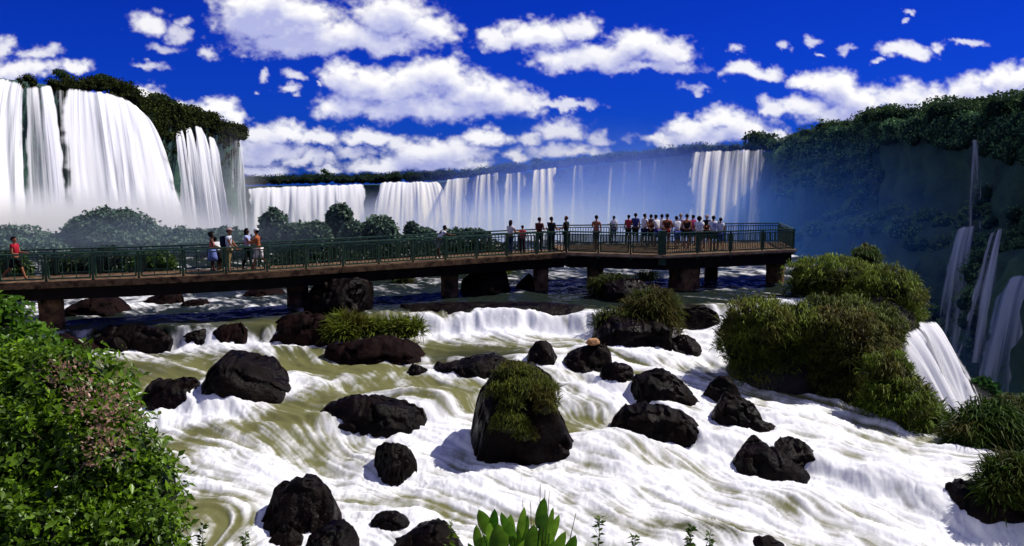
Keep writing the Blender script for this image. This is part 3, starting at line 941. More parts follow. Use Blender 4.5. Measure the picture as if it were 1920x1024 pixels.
II, TT = np.meshgrid(np.arange(NS), tt, indexing='ij')
W_ = wall_point(II.ravel(), TT.ravel()).reshape(NS, NT, 3)
outer = []
for dd, dzz in ((3500, 130), (700, 28), (160, 5), (40, 1.5), (10, .4)):
    outer.append(np.stack([RX + OUTD[:, 0] * dd, RY + OUTD[:, 1] * dd, RZ - dzz], -1))
ALL = np.concatenate([np.stack(outer, 1), W_], 1)
cm, nt, out = new_mat('cliff_face')
b = N(nt, 'ShaderNodeBsdfPrincipled')
nz, cr = noise_col(nt, .09, (.022, .046, .056), (.070, .140, .095), 8, .35, .66)  # bluish green base tone, distant haze painted into the cliff
nt.links.new(cr.outputs['Color'], b.inputs['Base Color'])
b.inputs['Roughness'].default_value = .9
b.inputs['Specular IOR Level'].default_value = .1
n2, _ = noise_col(nt, .6, (0, 0, 0), (1, 1, 1), 8)
bp = N(nt, 'ShaderNodeBump')
bp.inputs['Strength'].default_value = .8
bp.inputs['Distance'].default_value = 1.2
nt.links.new(n2.outputs['Fac'], bp.inputs['Height'])
nt.links.new(bp.outputs['Normal'], b.inputs['Normal'])
nt.links.new(b.outputs[0], out.inputs['Surface'])
M_cliff = cm
me = mesh_np('cliff_terrain', ALL.reshape(-1, 3), grid_faces(NS, NT + len(outer)))
tag(link('cliff_terrain', me, M_cliff), kind='structure')
# canyon pool
fl = MB()
fl.v = [np.array(v, float) for v in ((-600, 60, -74), (700, 30, -74), (900, 700, -74), (-600, 800, -74))]
fl.f = [[0, 1, 2, 3]]
o = fl.build('canyon_water', rough_mat('canyon_pool', (.05, .08, .1), (.3, .33, .38), .05, .4, .3, .4, .5))
tag(o, kind='structure')


# ------------------------------------------------------------------ forest on the plateau and on the walls
def crowns(cent, rad, per, leafk, c0, c1, flat_=.75):
    """many tree crowns as leaf clumps round lumpy blobs, plus dark hearts"""
    n = len(cent)
    d = unit(rng.normal(size=(n, per, 3)))
    d[..., 2] = np.where(d[..., 2] < -.3, -d[..., 2], d[..., 2])
    cl = unit(rng.normal(size=(n, 7, 3)))
    cl[..., 2] = np.abs(cl[..., 2])
    lob = np.max(np.einsum('npk,nck->npc', d, cl), -1)
    rr_ = rad[:, None] * (.62 + .42 * sstep(.45, 1.0, lob)) * (.9 + .16 * rng.random((n, per)))
    P = cent[:, None] + d * rr_[..., None] * np.array([1, 1, flat_])
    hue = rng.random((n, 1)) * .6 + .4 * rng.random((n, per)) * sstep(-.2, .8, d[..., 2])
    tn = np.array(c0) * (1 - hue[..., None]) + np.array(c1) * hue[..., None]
    P, d_, tn = P.reshape(-1, 3), d.reshape(-1, 3), tn.reshape(-1, 3)
    L = np.repeat(rad, per) * leafk * (.6 + .8 * rng.random(n * per))
    T = unit(rng.normal(size=P.shape) + d_ * .3)
    part = leaves(P, T, unit(d_ + rng.normal(size=P.shape) * .5), L, L * .7, .2, tn)
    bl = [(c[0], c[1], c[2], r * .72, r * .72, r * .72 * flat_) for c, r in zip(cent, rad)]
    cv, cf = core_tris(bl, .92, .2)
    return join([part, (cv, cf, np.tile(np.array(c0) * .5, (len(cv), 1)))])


def rim_crowns(mask, count, rmin, rmax, back, lift, per=110, c0=(.018, .042, .026), c1=(.11, .20, .06), leafk=.2):
    idx = np.nonzero(mask)[0]
    i = rng.choice(idx, count)
    bk = back * rng.random(count) ** 1.3
    r = rmin + (rmax - rmin) * rng.random(count)
    c = np.stack([RX[i] + OUTD[i, 0] * bk, RY[i] + OUTD[i, 1] * bk, RZ[i] + lift * r], -1)
    c[:, 0] += rng.normal(size=count) * .6
    return crowns(c, r, per, leafk, c0, c1)


parts = []
far_m = (SEG > 9) & (SEG < 20.5)
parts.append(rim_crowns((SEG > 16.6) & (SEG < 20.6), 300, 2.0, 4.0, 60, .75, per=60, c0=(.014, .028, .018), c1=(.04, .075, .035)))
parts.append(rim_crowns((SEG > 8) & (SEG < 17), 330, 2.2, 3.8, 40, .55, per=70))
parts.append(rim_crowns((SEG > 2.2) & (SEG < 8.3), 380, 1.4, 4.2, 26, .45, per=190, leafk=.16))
# vegetation hanging on the right wall
idx = np.nonzero((SEG > 2.2) & (SEG < 9))[0]
i = rng.choice(idx, 4200)
t = rng.random(4200) ** 1.3 * .6
pn = fbm(PXs[i] / 90, t * 9, 3.7, 3)
zz = wall_point(i, t)
ledge = np.exp(-((zz[:, 2] + 7.0) / 2.6) ** 2) * right_part[i]
kp = (pn + ledge * .5 + .4 * np.exp(-(t / .06) ** 2) > .55)
c = zz[kp]
rr_ = .7 + 2.0 * rng.random(kp.sum()) ** 1.5
c[:, 0] -= OUTD[i[kp], 0] * .4
c[:, 1] -= OUTD[i[kp], 1] * .4
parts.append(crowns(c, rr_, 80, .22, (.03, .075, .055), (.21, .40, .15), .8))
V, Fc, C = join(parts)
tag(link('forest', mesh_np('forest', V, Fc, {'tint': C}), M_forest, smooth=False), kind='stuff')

# greenery along the crest of the near left wall: scrub that hangs between the falls
LV_ = []


def px_on_left(px, py, dd=0):
    D = np.interp(px, [-150, 0, 120, 240, 330, 400, 447, 460], [100, 118, 134, 155, 180, 205, 228, 240])
    p = at(px, py, D)
    return p


spots = []
for px0, py0, px1, py1, n, r0, r1 in ((30, 148, 58, 165, 14, .5, .9), (55, 165, 75, 230, 26, .4, .9), (88, 155, 118, 170, 14, .5, 1.0), (105, 165, 122, 260, 30, .4, .9), (120, 152, 215, 168, 40, .6, 1.3), (200, 158, 250, 186, 36, .8, 1.6), (245, 182, 330, 232, 90, .9, 2.0),
                                      (255, 205, 330, 280, 90, .8, 1.8), (290, 270, 345, 330, 60, .7, 1.5), (325, 200, 400, 245, 80, .9, 2.0), (330, 220, 352, 340, 45, .7, 1.4), (395, 226, 456, 262, 70, .8, 1.6), (408, 250, 440, 330, 60, .6, 1.3), (352, 245, 392, 262, 16, .5, .9), (338, 250, 400, 300, 60, .6, 1.2), (376, 246, 392, 300, 24, .5, 1.0), (440, 236, 460, 250, 10, .8, 1.4)):
    for _ in range(n):
        a = rng.random()
        b_ = rng.random()
        px = px0 + (px1 - px0) * a
        # the lower bound follows the falling crest
        py = py0 + (py1 - py0) * (b_ * .55 + .45 * a) if (py1 - py0) > 35 and px1 - px0 > 50 else py0 + (py1 - py0) * b_
        p = px_on_left(px, py)
        p[0] += .3
        spots.append((*p, r0 + (r1 - r0) * rng.random()))
sp = np.array(spots)
V, Fc, C = crowns(sp[:, :3], sp[:, 3], 70, .3, (.008, .016, .004), (.07, .085, .018), .85)
tag(link('undergrowth', mesh_np('undergrowth', V, Fc, {'tint': C}), M_forest, smooth=False), kind='stuff')


# ------------------------------------------------------------------ waterfalls
_wf = W_.reshape(-1, 3)
_wx, _wy = proj(_wf[:, 0], _wf[:, 1], _wf[:, 2])


def cliff_D(px, py, tol=22):
    k_ = np.hypot(_wx - px, _wy - py) < tol
    return float(_wf[k_, 1].min()) if k_.any() else 140.0


def fall_material(name, white=(.97, .97, .98), grey=(.78, .79, .90), cut=.35, dens=1.0, sx=1.0, trans=.15, p0=.34, p1=.54):
    m, nt, out = new_mat(name)
    fl_ = N(nt, 'ShaderNodeAttribute', attribute_name='flow')
    al = N(nt, 'ShaderNodeAttribute', attribute_name='body')
    mp = N(nt, 'ShaderNodeMapping')
    mp.inputs['Scale'].default_value = (sx, .045 * sx, 1)
    nt.links.new(fl_.outputs['Color'], mp.inputs['Vector'])
    nz = N(nt, 'ShaderNodeTexNoise')
    nz.inputs['Scale'].default_value = 1.0
    nz.inputs['Detail'].default_value = 5
    nz.inputs['Roughness'].default_value = .52
    nz.inputs['Distortion'].default_value = .25
    nt.links.new(mp.outputs[0], nz.inputs['Vector'])
    cr = N(nt, 'ShaderNodeValToRGB')
    cr.color_ramp.elements[0].position, cr.color_ramp.elements[0].color = p0, (*grey, 1)
    cr.color_ramp.elements[1].position, cr.color_ramp.elements[1].color = p1, (*white, 1)
    nt.links.new(nz.outputs['Fac'], cr.inputs['Fac'])
    df = N(nt, 'ShaderNodeBsdfDiffuse')
    nt.links.new(cr.outputs['Color'], df.inputs['Color'])
    tl = N(nt, 'ShaderNodeBsdfTranslucent')
    nt.links.new(cr.outputs['Color'], tl.inputs['Color'])
    ms = N(nt, 'ShaderNodeMixShader')
    ms.inputs[0].default_value = trans
    nt.links.new(df.outputs[0], ms.inputs[1]); nt.links.new(tl.outputs[0], ms.inputs[2])
    # opacity = body + streak noise
    mul = N(nt, 'ShaderNodeMath', operation='MULTIPLY_ADD')
    nt.links.new(nz.outputs['Fac'], mul.inputs[0])
    mul.inputs[1].default_value = 2.4
    nt.links.new(al.outputs['Fac'], mul.inputs[2])
    mr = N(nt, 'ShaderNodeMapRange', interpolation_type='SMOOTHSTEP')
    mr.inputs[1].default_value = 1.35
    mr.inputs[2].default_value = 1.35 + .9
    mr.inputs[4].default_value = dens
    nt.links.new(mul.outputs[0], mr.inputs[0])
    tr = N(nt, 'ShaderNodeBsdfTransparent')
    mx = N(nt, 'ShaderNodeMixShader')
    nt.links.new(mr.outputs[0], mx.inputs[0])
    nt.links.new(tr.outputs[0], mx.inputs[1]); nt.links.new(ms.outputs[0], mx.inputs[2])
    nt.links.new(mx.outputs[0], out.inputs['Surface'])
    return m


M_fall_l = fall_material('falling_water_near', sx=.75, trans=.12)
M_fall_b = fall_material('falling_water_shade', sx=.8, trans=.45, white=(.92, .95, 1.0), grey=(.50, .60, .85), dens=1.0)  # blue tint of the shade painted into the water colour
M_fall_f = fall_material('falling_water_far', sx=.40, trans=.15, white=(.97, .97, .97), grey=(.84, .85, .90))
M_fall_s = fall_material('falling_water_small', sx=3.2, trans=.3)


def waterfall(name, tl, tr, bl, br, body, mat, label, bulge=.5, out_xy=(0, 0), nu=90, nvv=70, edge=.16, fade=.0, lipnoise=0.0, fore=0.0, mid=None, crest=None, rip_k=.10):
    """sheet of falling water between four corners (px, py, distance); water shoots forward, so it spreads with the root of the drop"""
    A, B, Cc, D = [at(p[0], p[1], p[2]) for p in (tl, tr, bl, br)]
    u = np.linspace(0, 1, nu)[:, None]
    v = np.linspace(0, 1, nvv)[None]
    g = v ** bulge
    P = np.zeros((nu, nvv, 3))
    hx = 1 - g
    for j in range(3):
        top = A[j] * (1 - u) + B[j] * u
        if crest is not None:
            top = np.interp(u, np.linspace(0, 1, len(crest)), np.array([at(*q)[j] for q in crest]))
        bot = Cc[j] * (1 - u) + D[j] * u
        gg = v if j == 2 else g
        P[..., j] = top * (1 - gg) + bot * gg
    Wm = max(np.linalg.norm(B - A), np.linalg.norm(D - Cc))
    Hm = abs(A[2] - Cc[2])
    fx = u * Wm + 0 * v
    # ripple of the curtain
    rip = (fbm(fx / Wm * 9 + 3 * len(label), v * .6 + 0 * u, 1.1, 3) - .5)
    nrm_ = np.array([B[1] - A[1], -(B[0] - A[0]), 0]); nrm_ /= np.linalg.norm(nrm_) + 1e-9
    P += nrm_ * (rip * Wm * rip_k * (g + .1))[..., None]
    P[..., 2] += lipnoise * (fbm(fx / Wm * 12, 0 * v + 1.7, 2.2, 3) - .5) * (1 - v)
    en = (fbm(v * 5 + 0 * u, u * 3 + 5.5, len(label) * 1.3, 4) - .5) * .55
    em_ = np.minimum(sstep(0, edge, u + en * edge * 3), sstep(0, edge, 1 - u + en * edge * 3))
    bd = body * 1.0 + 0 * u + 0 * v
    if mid is not None:
        bd = bd + mid(u, v)
    bodyv = (bd + 1.2) * em_ * (1 - fade * v ** 2) * sstep(0, .03, v + .006) - 1.2
    flow = np.stack([fx, v * Hm + 0 * u, np.full_like(fx, len(label) * 1.7)], -1)
    me = mesh_np(name, P.reshape(-1, 3), grid_faces(nu, nvv), {'body': bodyv.ravel(), 'flow': flow.reshape(-1, 3)})
    o = link(name, me, mat)
    return tag(o, label, 'waterfall')


def DL(px):
    return float(np.interp(px, [-150, 0, 120, 240, 330, 400, 447, 460], [100, 118, 134, 155, 180, 205, 228, 240]))


def lf(tlx, tly, trx, try_, blx, bly, brx, bry, body, label, crest=None, **k):
    cr = [(a, b, DL(a) - 2.0) for a, b in crest] if crest else None
    return waterfall('waterfall', (tlx, tly, DL(tlx) - 2.0), (trx, try_, DL(trx) - 2.0), (blx, bly, DL(tlx) - 9), (brx, bry, DL(trx) - 13), body, M_fall_l, label, crest=cr, **k)


lf(-170, 118, 58, 158, -160, 560, 80, 470, .85, 'broad white waterfall cut by the left edge of the photo', bulge=.45, lipnoise=1.0, crest=[(-170, 120), (-60, 136), (0, 144), (40, 152), (60, 168)])
lf(40, 160, 100, 158, 50, 480, 140, 450, .62, 'thin grey veil of water over dark rock between two thick falls', bulge=.5, mid=lambda u, v: .5 * np.exp(-((u - .75) / .2) ** 2))
lf(88, 160, 124, 165, 92, 480, 150, 460, .2, 'narrow streaked waterfall squeezed between a grey veil and the widest curtain', bulge=.5)
lf(114, 163, 270, 236, 110, 485, 368, 450, 1.0, 'widest white curtain of the left wall, rounded at its upper right', bulge=.45, lipnoise=.8, nu=150, edge=.13, crest=[(116, 163), (145, 165), (175, 169), (205, 173), (232, 184), (254, 204), (272, 236)])
lf(326, 246, 342, 240, 338, 450, 378, 450, .9, 'slender waterfall beside the dark scrub, first of four narrow falls', bulge=.55)
lf(345, 239, 356, 236, 360, 450, 398, 450, .9, 'slender waterfall second from the widest curtain, in a notch of the scrub', bulge=.55)
lf(360, 233, 376, 236, 378, 450, 424, 445, 1.0, 'slender waterfall starting highest of the four narrow falls', bulge=.55)
lf(388, 252, 400, 257, 396, 450, 440, 445, 1.0, 'last of the four narrow falls, dropping below hanging scrub', bulge=.55)
lf(426, 240, 458, 250, 425, 480, 474, 460, .3, 'misty pale waterfall at the far corner of the left wall', bulge=.5)


def ff(px0, py0, px1, py1, pbx0, pbx1, pby, d0, d1, body, label, **k):
    return waterfall('waterfall', (px0, py0, d0), (px1, py1, d1), (pbx0, pby, d0 - d0 * .13), (pbx1, pby, d1 - d1 * .13), body, M_fall_f, label, **k)


ff(462, 352, 690, 342, 455, 700, 445, 478, 440, 1.1, 'wide white waterfall below the distant tree line', lipnoise=2.0, edge=.05, nu=120)
ff(470, 380, 560, 400, 450, 600, 455, 460, 452, .7, 'low apron of white water leaping from the foot of the wide distant fall', bulge=.8, edge=.3)
ff(712, 341, 826, 338, 690, 850, 440, 430, 402, 1.1, 'white waterfall fanning out right of a dark rock in the distance', lipnoise=2.5, edge=.06)
ff(828, 336, 884, 329, 818, 886, 440, 398, 392, .6, 'pale thin waterfall hanging left of the hazy wall')
ff(888, 328, 936, 320, 876, 946, 445, 385, 379, .5, 'faint double waterfall half lost in mist', edge=.1)
ff(990, 318, 1045, 311, 980, 1055, 450, 368, 363, .7, 'very faint waterfall in the middle of the blue mist', edge=.2)
ff(936, 325, 992, 318, 930, 996, 450, 378, 370, .45, 'soft veil of spray water between two pale falls in the mist', edge=.25)
ff(1104, 306, 1268, 293, 1096, 1262, 450, 354, 338, .12, 'broad ghostly veil of water left of the tall shaded curtain', edge=.25)
ff(1076, 308, 1094, 306, 1064, 1100, 430, 358, 356, .3, 'faintest thread of water in the blue mist')
ff(1290, 284, 1444, 275, 1270, 1436, 460, 330, 316, .6, 'tall curtain waterfall in blue shade right of the mist', lipnoise=2.5, edge=.13, nu=120)
ff(1480, 285, 1486, 285, 1478, 1492, 430, 246, 246, -.6, 'hair thin trickle down the dark blue cliff')
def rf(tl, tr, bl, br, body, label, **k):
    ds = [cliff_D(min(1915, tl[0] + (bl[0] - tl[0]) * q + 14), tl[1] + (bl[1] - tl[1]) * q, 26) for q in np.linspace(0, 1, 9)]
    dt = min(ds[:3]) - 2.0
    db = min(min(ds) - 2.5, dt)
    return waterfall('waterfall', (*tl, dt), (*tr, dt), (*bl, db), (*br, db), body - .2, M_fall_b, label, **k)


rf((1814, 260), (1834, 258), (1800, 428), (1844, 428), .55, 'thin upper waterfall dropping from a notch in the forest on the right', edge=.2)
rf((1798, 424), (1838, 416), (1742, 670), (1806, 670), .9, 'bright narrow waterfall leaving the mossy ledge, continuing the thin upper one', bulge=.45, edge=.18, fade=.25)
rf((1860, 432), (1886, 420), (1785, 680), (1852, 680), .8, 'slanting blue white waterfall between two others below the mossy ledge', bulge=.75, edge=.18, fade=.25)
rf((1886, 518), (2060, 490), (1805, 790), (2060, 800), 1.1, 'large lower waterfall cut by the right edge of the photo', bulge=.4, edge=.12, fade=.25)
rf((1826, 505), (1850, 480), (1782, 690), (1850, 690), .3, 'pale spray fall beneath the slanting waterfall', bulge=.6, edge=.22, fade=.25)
# the near fall behind the bushy island
p = hit(1700, 640)
waterfall('waterfall', (1640, 672, 32.0), (1722, 600, 36.6), (1755, 890, 30.4), (1822, 815, 33.8), 1.0, M_fall_s, 'thick white chute pouring off beside the island, inner of two strands', bulge=.72, edge=.22, nu=90, rip_k=.3, crest=[(1640, 680, 32.0), (1668, 650, 33.4), (1695, 622, 35.0), (1722, 606, 36.6)])
waterfall('waterfall', (1696, 612, 36.0), (1768, 604, 39.2), (1796, 850, 33.0), (1862, 790, 36.4), .9, M_fall_s, 'outer strand of the white chute beside the island, edged with spray', bulge=.68, edge=.3, nu=90, rip_k=.3, crest=[(1696, 616, 36.0), (1722, 600, 37.0), (1748, 600, 38.2), (1768, 622, 39.2)])
waterfall('waterfall', (1650, 668, 33.6), (1762, 606, 39.6), (1765, 885, 32.2), (1856, 800, 37.0), 1.1, M_fall_s, 'broad smooth sheet of white water under the two strands beside the island', bulge=.74, edge=.2, nu=110, rip_k=.2, crest=[(1650, 676, 33.6), (1690, 634, 35.4), (1725, 606, 37.4), (1762, 616, 39.6)])
# ledge cascades in the river
waterfall('waterfall', (768, 590, 34.65), (1128, 588, 34.45), (765, 640, 33.6), (1130, 640, 33.5), .15, M_fall_s, 'low wide white fall over the river ledge under the bridge', bulge=.7, edge=.04, nu=240, lipnoise=.25)
waterfall('waterfall', (466, 610, 32.9), (498, 610, 33.0), (462, 645, 32.3), (512, 645, 32.3), -.05, M_fall_s, 'tiny white cascade in a notch between two dark ledges', bulge=.6, edge=.15)
waterfall('waterfall', (1300, 778, 25.5), (1360, 782, 25.2), (1305, 838, 24.2), (1385, 836, 24.0), -.2, M_fall_s, 'fine threads of water off the end of a long flat rock', bulge=.7, edge=.2)
waterfall('waterfall', (770, 772, 25.6), (822, 762, 25.9), (775, 828, 24.6), (850, 832, 24.4), -.1, M_fall_s, 'small cascade between the broad flat rock and the tall mossy boulder', bulge=.6, edge=.2)


# ------------------------------------------------------------------ mist (real scattering volumes)
def mist(px, py, rpx, rpy, D, depth, density, color, aniso=0.2, seed=0):
    c = at(px, py, D)
    r = np.array([rpx * D / F, depth, rpy * D / F])
    V = c + ICO3_V * r
    me = mesh_np('mist', V, ICO3_F)
    m, nt, out = new_mat('mist_%d' % seed)
    geo = N(nt, 'ShaderNodeNewGeometry')
    mp = N(nt, 'ShaderNodeMapping')
    mp.vector_type = 'POINT'
    mp.inputs['Scale'].default_value = tuple(1 / r)
    mp.inputs['Location'].default_value = tuple(-c / r)
    nt.links.new(geo.outputs['Position'], mp.inputs['Vector'])
    ln = N(nt, 'ShaderNodeVectorMath', operation='LENGTH')
    nt.links.new(mp.outputs[0], ln.inputs[0])
    mr = N(nt, 'ShaderNodeMapRange', interpolation_type='SMOOTHSTEP')
    mr.inputs[1].default_value, mr.inputs[2].default_value = 1.0, .05
    mr.inputs[3].default_value, mr.inputs[4].default_value = 0, density
    nt.links.new(ln.outputs['Value'], mr.inputs[0])
    nz = N(nt, 'ShaderNodeTexNoise')
    nz.inputs['Scale'].default_value = 2.2
    nz.inputs['Detail'].default_value = 2
    nt.links.new(mp.outputs[0], nz.inputs['Vector'])
    ml = N(nt, 'ShaderNodeMath', operation='MULTIPLY')
    nt.links.new(mr.outputs[0], ml.inputs[0])
    m2 = N(nt, 'ShaderNodeMath', operation='MULTIPLY_ADD')
    m2.inputs[1].default_value, m2.inputs[2].default_value = 2.0, 0.0
    nt.links.new(nz.outputs['Fac'], m2.inputs[0])
    nt.links.new(m2.outputs[0], ml.inputs[1])
    vs = N(nt, 'ShaderNodeVolumeScatter')
    vs.inputs['Color'].default_value = (*color, 1)
    vs.inputs['Anisotropy'].default_value = aniso
    nt.links.new(ml.outputs[0], vs.inputs['Density'])
    nt.links.new(vs.outputs[0], out.inputs['Volume'])
    return tag(link('mist', me, m), kind='stuff')


BLUE = (.17, .29, 1.0)
mist(1130, 395, 420, 185, 262, 80, .021, BLUE, seed=1)
mist(1480, 480, 460, 260, 190, 80, .007, (.08, .28, 1.0), aniso=.1, seed=2)
mist(960, 450, 460, 130, 215, 75, .036, (.36, .46, 1.0), seed=3)
mist(660, 430, 280, 80, 330, 60, .016, (.85, .9, 1.0), seed=4)
mist(110, 448, 430, 110, 104, 24, .30, (.92, .94, 1.0), seed=5)
mist(220, 440, 560, 62, 49, 9, .022, (.62, .80, 1.0), seed=8)
mist(1815, 780, 60, 70, 34.5, 1.6, .5, (.95, .96, 1.0), seed=9)
mist(445, 420, 70, 200, 205, 20, .03, (.9, .93, 1.0), seed=6)
mist(1880, 740, 260, 230, 118, 26, .008, (.2, .38, 1.0), seed=7)

# ------------------------------------------------------------------ elevated walkway
DECK = 1.80


def deck_pt(px, py):
    return on_z(px, py, DECK)


near = [deck_pt(-420, 556), deck_pt(-60, 534), deck_pt(120, 527), deck_pt(300, 520), deck_pt(480, 511), deck_pt(650, 500), deck_pt(820, 489), deck_pt(940, 481), deck_pt(1060, 474)]
near = np.array(near)
# smooth resample of the near edge at equal bays
cd = np.concatenate([[0], np.cumsum(np.linalg.norm(np.diff(near[:, :2], axis=0), axis=1))])
NB = 19
sb = np.linspace(0, cd[-1], NB + 1)
NE = np.stack([np.interp(sb, cd, near[:, j]) for j in range(3)], 1)
dirs = np.gradient(NE, axis=0)
dirs /= np.linalg.norm(dirs, axis=1, keepdims=True)
perp = np.stack([-dirs[:, 1], dirs[:, 0], 0 * dirs[:, 0]], 1)     # away from the camera
WID = 1.75
FE = NE + perp * WID
walk = empty('walkway', (NE[6][0], NE[6][1], DECK))
tag(walk, 'long elevated concrete walkway with green railings crossing the river to a viewing platform', 'walkway')
OX = np.array([NE[6][0], NE[6][1], DECK])


def part(mb, name, mat, smooth=False):
    mb.v = [np.array(v) - OX for v in mb.v]
    return mb.build(name, mat, walk, smooth)


def ribbon(A, B, z0, z1):
    mb = MB()
    n = len(A)
    for i in range(n):
        for q in (A[i], B[i]):
            mb.v.append(np.array([q[0], q[1], z1])); mb.v.append(np.array([q[0], q[1], z0]))
    for i in range(n - 1):
        a = i * 4
        mb.f += [[a, a + 4, a + 6, a + 2], [a + 1, a + 3, a + 7, a + 5], [a, a + 1, a + 5, a + 4], [a + 2, a + 6, a + 7, a + 3]]
    mb.f += [[0, 2, 3, 1], [(n - 1) * 4, (n - 1) * 4 + 1, (n - 1) * 4 + 3, (n - 1) * 4 + 2]]
    return mb


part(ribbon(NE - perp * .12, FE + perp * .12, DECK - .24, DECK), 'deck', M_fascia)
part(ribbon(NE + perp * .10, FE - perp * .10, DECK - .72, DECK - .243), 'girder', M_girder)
# platform: polygon in plan
PL = [deck_pt(1062, 474), deck_pt(1244, 479), deck_pt(1487, 468), None, None]
e1 = PL[1] - PL[0]; e2 = PL[2] - PL[1]
PL[3] = PL[2] + np.array([.5, 3.9, 0])
PL[4] = FE[-1] + np.array([.35, 2.2, 0])
PLn = [np.array(p) for p in PL]


def prism(poly, z0, z1):
    mb = MB()
    n = len(poly)
    for p in poly: mb.v.append(np.array([p[0], p[1], z1]))
    for p in poly: mb.v.append(np.array([p[0], p[1], z0]))
    mb.f.append(list(range(n)))
    mb.f.append(list(range(2 * n - 1, n - 1, -1)))
    for i in range(n):
        j = (i + 1) % n
        mb.f.append([i, n + i, n + j, j])
    return mb


cen = sum(PLn) / 5
grow = lambda k: [cen + (p - cen) * k for p in PLn]
part(prism(grow(1.02), DECK - .17, DECK + .012), 'platform_deck', M_fascia)
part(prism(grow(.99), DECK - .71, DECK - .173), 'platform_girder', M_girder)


for a_, b_ in ((0, 1), (1, 2)):
    ga, gb = grow(1.025)[a_], grow(1.025)[b_]
    part(MB().bar((ga[0], ga[1], DECK - .045), (gb[0], gb[1], DECK - .045), .12, .13), 'curb', M_curb_lit)


# railing: every post and every panel its own part
def rail_run(A, B, nbay, bars, H=1.02, light=False, skip_last=False):
    A, B = np.array(A, float), np.array(B, float)
    for k in range(nbay + (0 if skip_last else 1)):
        p = A + (B - A) * k / nbay
        d = (B - A)[:2]; rz = math.atan2(d[1], d[0])
        mb = MB().box((p[0], p[1], DECK + .012 + (H + .02 - .26) / 2), (.085, .085, H + .02 + .26), rz)
        mb.box((p[0], p[1], DECK - .10), (.17, .17, .17), rz)
        part(mb, 'post', M_greend)
    for k in range(nbay):
        p, q = A + (B - A) * k / nbay, A + (B - A) * (k + 1) / nbay
        d = unit(q - p)
        L = np.linalg.norm(q - p)
        p2, q2 = p + d * .10, q - d * .10
        z = lambda P_, h: np.array([P_[0], P_[1], DECK + h])
        mb = MB()
        mb.bar(z(p2, .10), z(q2, .10), .045, .055)
        mb.bar(z(p2, H - .10), z(q2, H - .10), .04, .045)
        for t in (0, 1):
            c_ = p2 + (q2 - p2) * t
            mb.box((c_[0], c_[1], DECK + H / 2), (.05, .05, H - .18))
        nb = int(L / bars)
        for j in range(1, nb):
            c_ = p2 + (q2 - p2) * j / nb
            mb.box((c_[0], c_[1], DECK + H / 2), (.03, .03, H - .24), math.atan2(d[1], d[0]))
        part(mb, 'railing_panel', M_green if light else M_greend)
        mb = MB().bar(z(p + d * .0, H + .02), z(q - d * .0, H + .02), .085, .06)
        part(mb, 'handrail', M_green)


for side, Pth in ((0, NE), (1, FE)):
    for k in range(NB):
        if side and k == NB - 1:
            pass
        bars = .42 if NE[k][0] < -11.5 else .19
        rail_run(Pth[k], Pth[k + 1], 1, bars, skip_last=True, light=(side == 0))
rail_run(PLn[0], PLn[1], 3, .05)
rail_run(PLn[1], PLn[2], 4, .11, light=True)
rail_run(PLn[2], PLn[3], 2, .10)
rail_run(PLn[3], PLn[4], 4, .15)
rail_run(PLn[4], FE[-1], 2, .15)


# piers
def pier(px, wpx, D, zb=-1.3, ztop=DECK - .7, name='pier', mat=M_concrete):
    p = at(px, 520, D)
    r = wpx * D / F / 2
    mb = MB()
    zs = np.linspace(zb, ztop, 9)
    mb.tube([(p[0], p[1], z) for z in zs], [r * (1.0 + .02 * math.sin(z * 9)) for z in zs], 24)
    o = part(mb, name, mat, True)
    return p, r


for px, wpx, D in ((92, 44, 32.4), (557, 40, 36.3), (843, 33, 39.7), (1014, 29, 41.6)):
    pier(px, wpx, D)
for px, wpx, D, zt in ((1116, 31, 42.6, DECK - .6), (1283, 58, 41.8, DECK - .6), (1333, 25, 45.0, DECK - .6), (1453, 34, 43.9, DECK - .6)):
    pier(px, wpx, D, ztop=zt)
mb = MB().box(at(92, 624, 32.2) + np.array([0, 0, -.3]), (1.5, 1.2, .5), .2)
part(mb, 'footing', M_concrete)
mb = MB().box(at(557, 592, 36.0) + np.array([0, 0, -.22]), (1.25, 1.0, .4), .1)
part(mb, 'footing', M_concrete)
# square gate post where the walkway meets the platform
mb = MB().box((PLn[1][0] - .05, PLn[1][1] + .12, DECK + .35), (.34, .3, 1.65))
part(mb, 'corner_post', M_greend)


# ------------------------------------------------------------------ people
SK = {}


def skin_mesh(name, verts, edges, radii, sub=1):
    me = bpy.data.meshes.new(name)
    me.from_pydata([tuple(v) for v in verts], edges, [])
    o = bpy.data.objects.new('tmp', me)
    COL.objects.link(o)
    md = o.modifiers.new('s', 'SKIN')
    md.use_smooth_shade = True
    sv = me.skin_vertices[0].data
    for i, r in enumerate(radii):
        rr = r if hasattr(r, '__len__') else (r, r)
        sv[i].radius = rr
        sv[i].use_root = (i == 0)
    if sub:
        s2 = o.modifiers.new('ss', 'SUBSURF')
        s2.levels = sub
        s2.render_levels = sub
    dg = bpy.context.evaluated_depsgraph_get()
    dg.update()
    res = bpy.data.meshes.new_from_object(o.evaluated_get(dg))
    res.name = name
    bpy.data.objects.remove(o)
    bpy.data.meshes.remove(me)
    return res


def rotx(v, a):
    c, s = math.cos(a), math.sin(a)
    return np.array([v[0], v[1] * c - v[2] * s, v[1] * s + v[2] * c])


MATC = {}


def mcol(c, tagname):
    k = (tuple(round(x, 3) for x in c), tagname)
    if k not in MATC:
        MATC[k] = flat(tagname, c)
    return MATC[k]


SKIN_T, SKIN_D, SKIN_L = (.36, .15, .075), (.10, .045, .028), (.50, .27, .18)
HAIRC = (.008, .006, .006)
WHITE, BLACK, NAVY = (.82, .82, .84), (.008, .008, .01), (.012, .02, .09)


